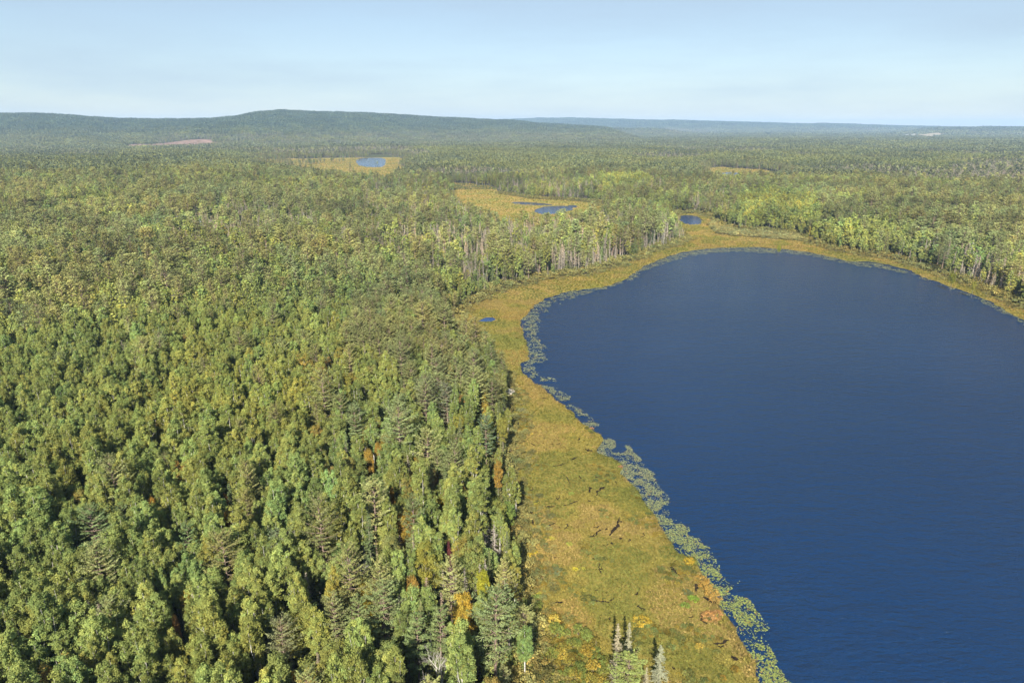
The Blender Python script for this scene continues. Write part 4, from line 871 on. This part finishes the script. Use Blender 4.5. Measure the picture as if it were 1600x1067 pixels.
# ------------------------------------------------------------------ far forest: patches of small trees
def patch(seed, size, n, kinds, quads, hs=1.0):
    """a patch of woodland: each tree a small tuft of leaf faces over a dark stem"""
    rg = np.random.RandomState(seed); g = G(); k = int(math.sqrt(n)); st = size / k
    for a in range(k):
        for b in range(k):
            x = (a + .5 + rg.uniform(-.4, .4)) * st - size / 2; y = (b + .5 + rg.uniform(-.4, .4)) * st - size / 2; kd_ = kinds[rg.randint(len(kinds))]
            h = {'b': 15, 'p': 19, 's': 15, 'd': 14, 'g': 13}[kd_] * rg.uniform(.78, 1.15) * hs; r = {'b': 2.7, 'p': 2.8, 's': 1.7, 'd': 1.1, 'g': 2.4}[kd_] * rg.uniform(.85, 1.3) * (st / 4.6) ** .8
            c0 = {'b': (.118, .126, .044), 'p': (.094, .106, .052), 's': (.080, .090, .045), 'd': (.225, .195, .160), 'g': (.19, .165, .05)}[kd_]; c0 = np.array(c0) * 1.28 * np.exp(rg.normal() * .20)
            nq = quads if kd_ != 'd' else max(4, quads // 2); u = rg.rand(nq); zc = h * (.16 + .82 * u)
            pr = {'b': np.sin(np.pi * (.12 + .86 * u)) ** .6, 'g': np.sin(np.pi * (.12 + .86 * u)) ** .6, 'p': np.interp(u, [0, .3, .8, 1], [.8, 1, .6, .15]), 's': 1 - .85 * u, 'd': 1 - .7 * u}[kd_]
            th = rg.rand(nq) * 6.283; P = np.stack([x + r * pr * np.cos(th) * .8, y + r * pr * np.sin(th) * .8, zc], 1); N = np.stack([np.cos(th), np.sin(th), .25 + 1.1 * u], 1) + rg.normal(size=(nq, 3)) * .25
            g.leaves(P, N, r * .55 * rg.uniform(.7, 1.25, nq) * math.sqrt(16 / quads), .7, rg, c0[None] * (1 + rg.normal(size=(nq, 1)) * .12))
            if kd_ == 'd' or (kd_ != 'b' and rg.rand() < .4): g.tube([x, y, 0], [x, y, h * .97], .22 * st / 4.6, .08, 3, (.20, .165, .135))
    return merge("woodland_form", [(g, LEAF)])
MIXES = ['bbbbbbpsbg', 'bbbpsbbpbd', 'ppssbbpdsb', 'ddddpsdbdd', 'bbbbbbbbgb']
def patch_lib(tag, size, n, quads, hs=1.0): return source_collection(tag, [patch(1000 + 17 * q + len(tag), size, n, MIXES[q // 2], quads, hs) for q in range(10)])
def patches(name, label, r0, r1, size, n, quads, seed, az, clr, hs=1.0, slope=True):
    rg = np.random.RandomState(seed); q = jgrid(r0, r1, size * .93, seed, az); wd = wetdist(q); m = (wd > clr) & ~in_any(q, [CUT, CUT2, FIELD]); q = q[m]; wd = wd[m]
    N = len(q); z = terrain(q, wd); e = 25.; zx = (terrain(q + [e, 0]) - terrain(q - [e, 0])) / (2 * e); zy = (terrain(q + [0, e]) - terrain(q - [0, e])) / (2 * e)
    ok = (np.abs(zx) < .8) & (np.abs(zy) < .8); zx, zy = np.where(ok, zx, 0), np.where(ok, zy, 0)
    a = rg.randint(0, 4, N) * (math.pi / 2) + rg.uniform(-.3, .3, N)
    rot = np.zeros((N, 3))
    for k in range(N):
        nv = Vector((-zx[k], -zy[k], 1)).normalized(); qq = Vector((0, 0, 1)).rotation_difference(nv); e_ = (qq.to_matrix() @ Matrix.Rotation(a[k], 3, 'Z')).to_euler('XYZ'); rot[k] = e_
    nc = fbm(q[:, 0] / 260, q[:, 1] / 260, 4, 47); nd = fbm(q[:, 0] / 420 + 9, q[:, 1] / 420, 4, 53); mi = np.where(nc > .60, 2, np.where(nc > .52, 1, np.where(nc < .38, 4, 0)))
    mi = np.where(nd > .60, 3, mi); fd = inside(q, ZP["far_dead"]) & (rg.rand(N) < .8); mi = np.where(fd, 3, mi)
    left = (q[:, 0] < -250) & (np.hypot(*q.T) < 2300); mi = np.where(left & (mi > 1) & (rg.rand(N) < .7), 0, mi)
    hill = z > 55; mi = np.where(hill, np.where(rg.rand(N) < .55, 2, 0), mi)
    lum = .66 + .68 * fbm(q[:, 0] / 90, q[:, 1] / 90, 3, 57); lum = lum[:, None] * (1 - sstep((z - 15) / 90)[:, None] * np.array([[.42, .28, .02]])); tint = lum * np.exp(rg.normal(size=(N, 1)) * .05) * np.ones((1, 3)); s = rg.uniform(.93, 1.1, N)  # higher ground tinted darker and bluer, distance haze put into the colour
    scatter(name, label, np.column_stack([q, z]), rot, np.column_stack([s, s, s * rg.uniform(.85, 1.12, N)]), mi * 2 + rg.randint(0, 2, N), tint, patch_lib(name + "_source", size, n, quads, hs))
patches("distant_forest", "mixed forest spreading beyond the lake and the marshes", 1236, 2900, 23, 16, 30, 51, 42, 13)
patches("far_forest", "hazy woods on the plain towards the hills", 2880, 7200, 60, 144, 9, 52, 40, 22)
patches("horizon_forest", "blue-green woods on the far hills and the horizon", 7150, 18000, 170, 400, 5, 53, 39, 60, 1.15)
# single trees fringing the far clearings, where patches would be too coarse
q = jgrid(1236, 2900, 4.8, 61, 42); q = np.vstack([q, jgrid(2500, 3500, 13, 63, 42)]); ic = inside(q, CUT) & (fbm(q[:, 0] / 60, q[:, 1] / 25, 3, 64) > .50); wd = wetdist(q); im = inside(q, M3) & (fbm(q[:, 0] / 50, q[:, 1] / 50, 3, 65) > np.where(q[:, 0] < at(545, 255)[0], .62, .78)) & (np.hypot(*(q - W3[0].mean(0)).T) > 75) & (np.random.RandomState(9).rand(len(q)) < .3); m = ((wd > 1) & (wd < 22) & ~inside(q, CUT)) | ic | im; q = q[m]; wd = wd[m]; rg = np.random.RandomState(62); kk = rg.choice(['maple', 'spruce', 'dying', 'pine'], len(q), p=[.3, .3, .25, .15])
pl = []; off = {}; 
for kind in ('maple', 'spruce', 'dying', 'pine'): off[kind] = len(pl); pl += [f[0] for f in LOW[kind]]
idx = np.zeros(len(q), int); ti = np.ones((len(q), 3))
for kind in off: m = kk == kind; idx[m] = off[kind] + rg.randint(0, len(LOW[kind]), m.sum()); ti[m] = tones(kind, m.sum(), rg)
s = rg.uniform(.7, 1.0, len(q)); scatter("clearing_edge_forest", "trees lining the far ponds and clearings", np.column_stack([q, terrain(q, wd)]), np.column_stack([np.zeros((len(q), 2)), rg.rand(len(q)) * 6.28]), np.repeat(s[:, None], 3, 1), idx, ti, source_collection("edge_source", pl))

# ------------------------------------------------------------------ haze
t = NT("haze_air"); pv = t.n("ShaderNodeVolumePrincipled"); pv.inputs['Color'].default_value = (.46, .68, 1.0, 1); pv.inputs['Density'].default_value = HAZE; pv.inputs['Anisotropy'].default_value = 0.0
t.l(pv.outputs[0], t.out.inputs['Volume'])
zt = float(gz.max()) + 30
V, F = box(-19600, 19600, -19600, 19600, float(gz.min()) - 7, max(zt, 135.0)); hz = link("haze", mesh_np("haze", V, F, [t.m]), kind='stuff', label="pale blue haze over the distant forest and hills")
print("individuals", len(IND), "stuff", {k: len(g['P']) for k, g in GROUPS.items()}, "hazetop", zt)
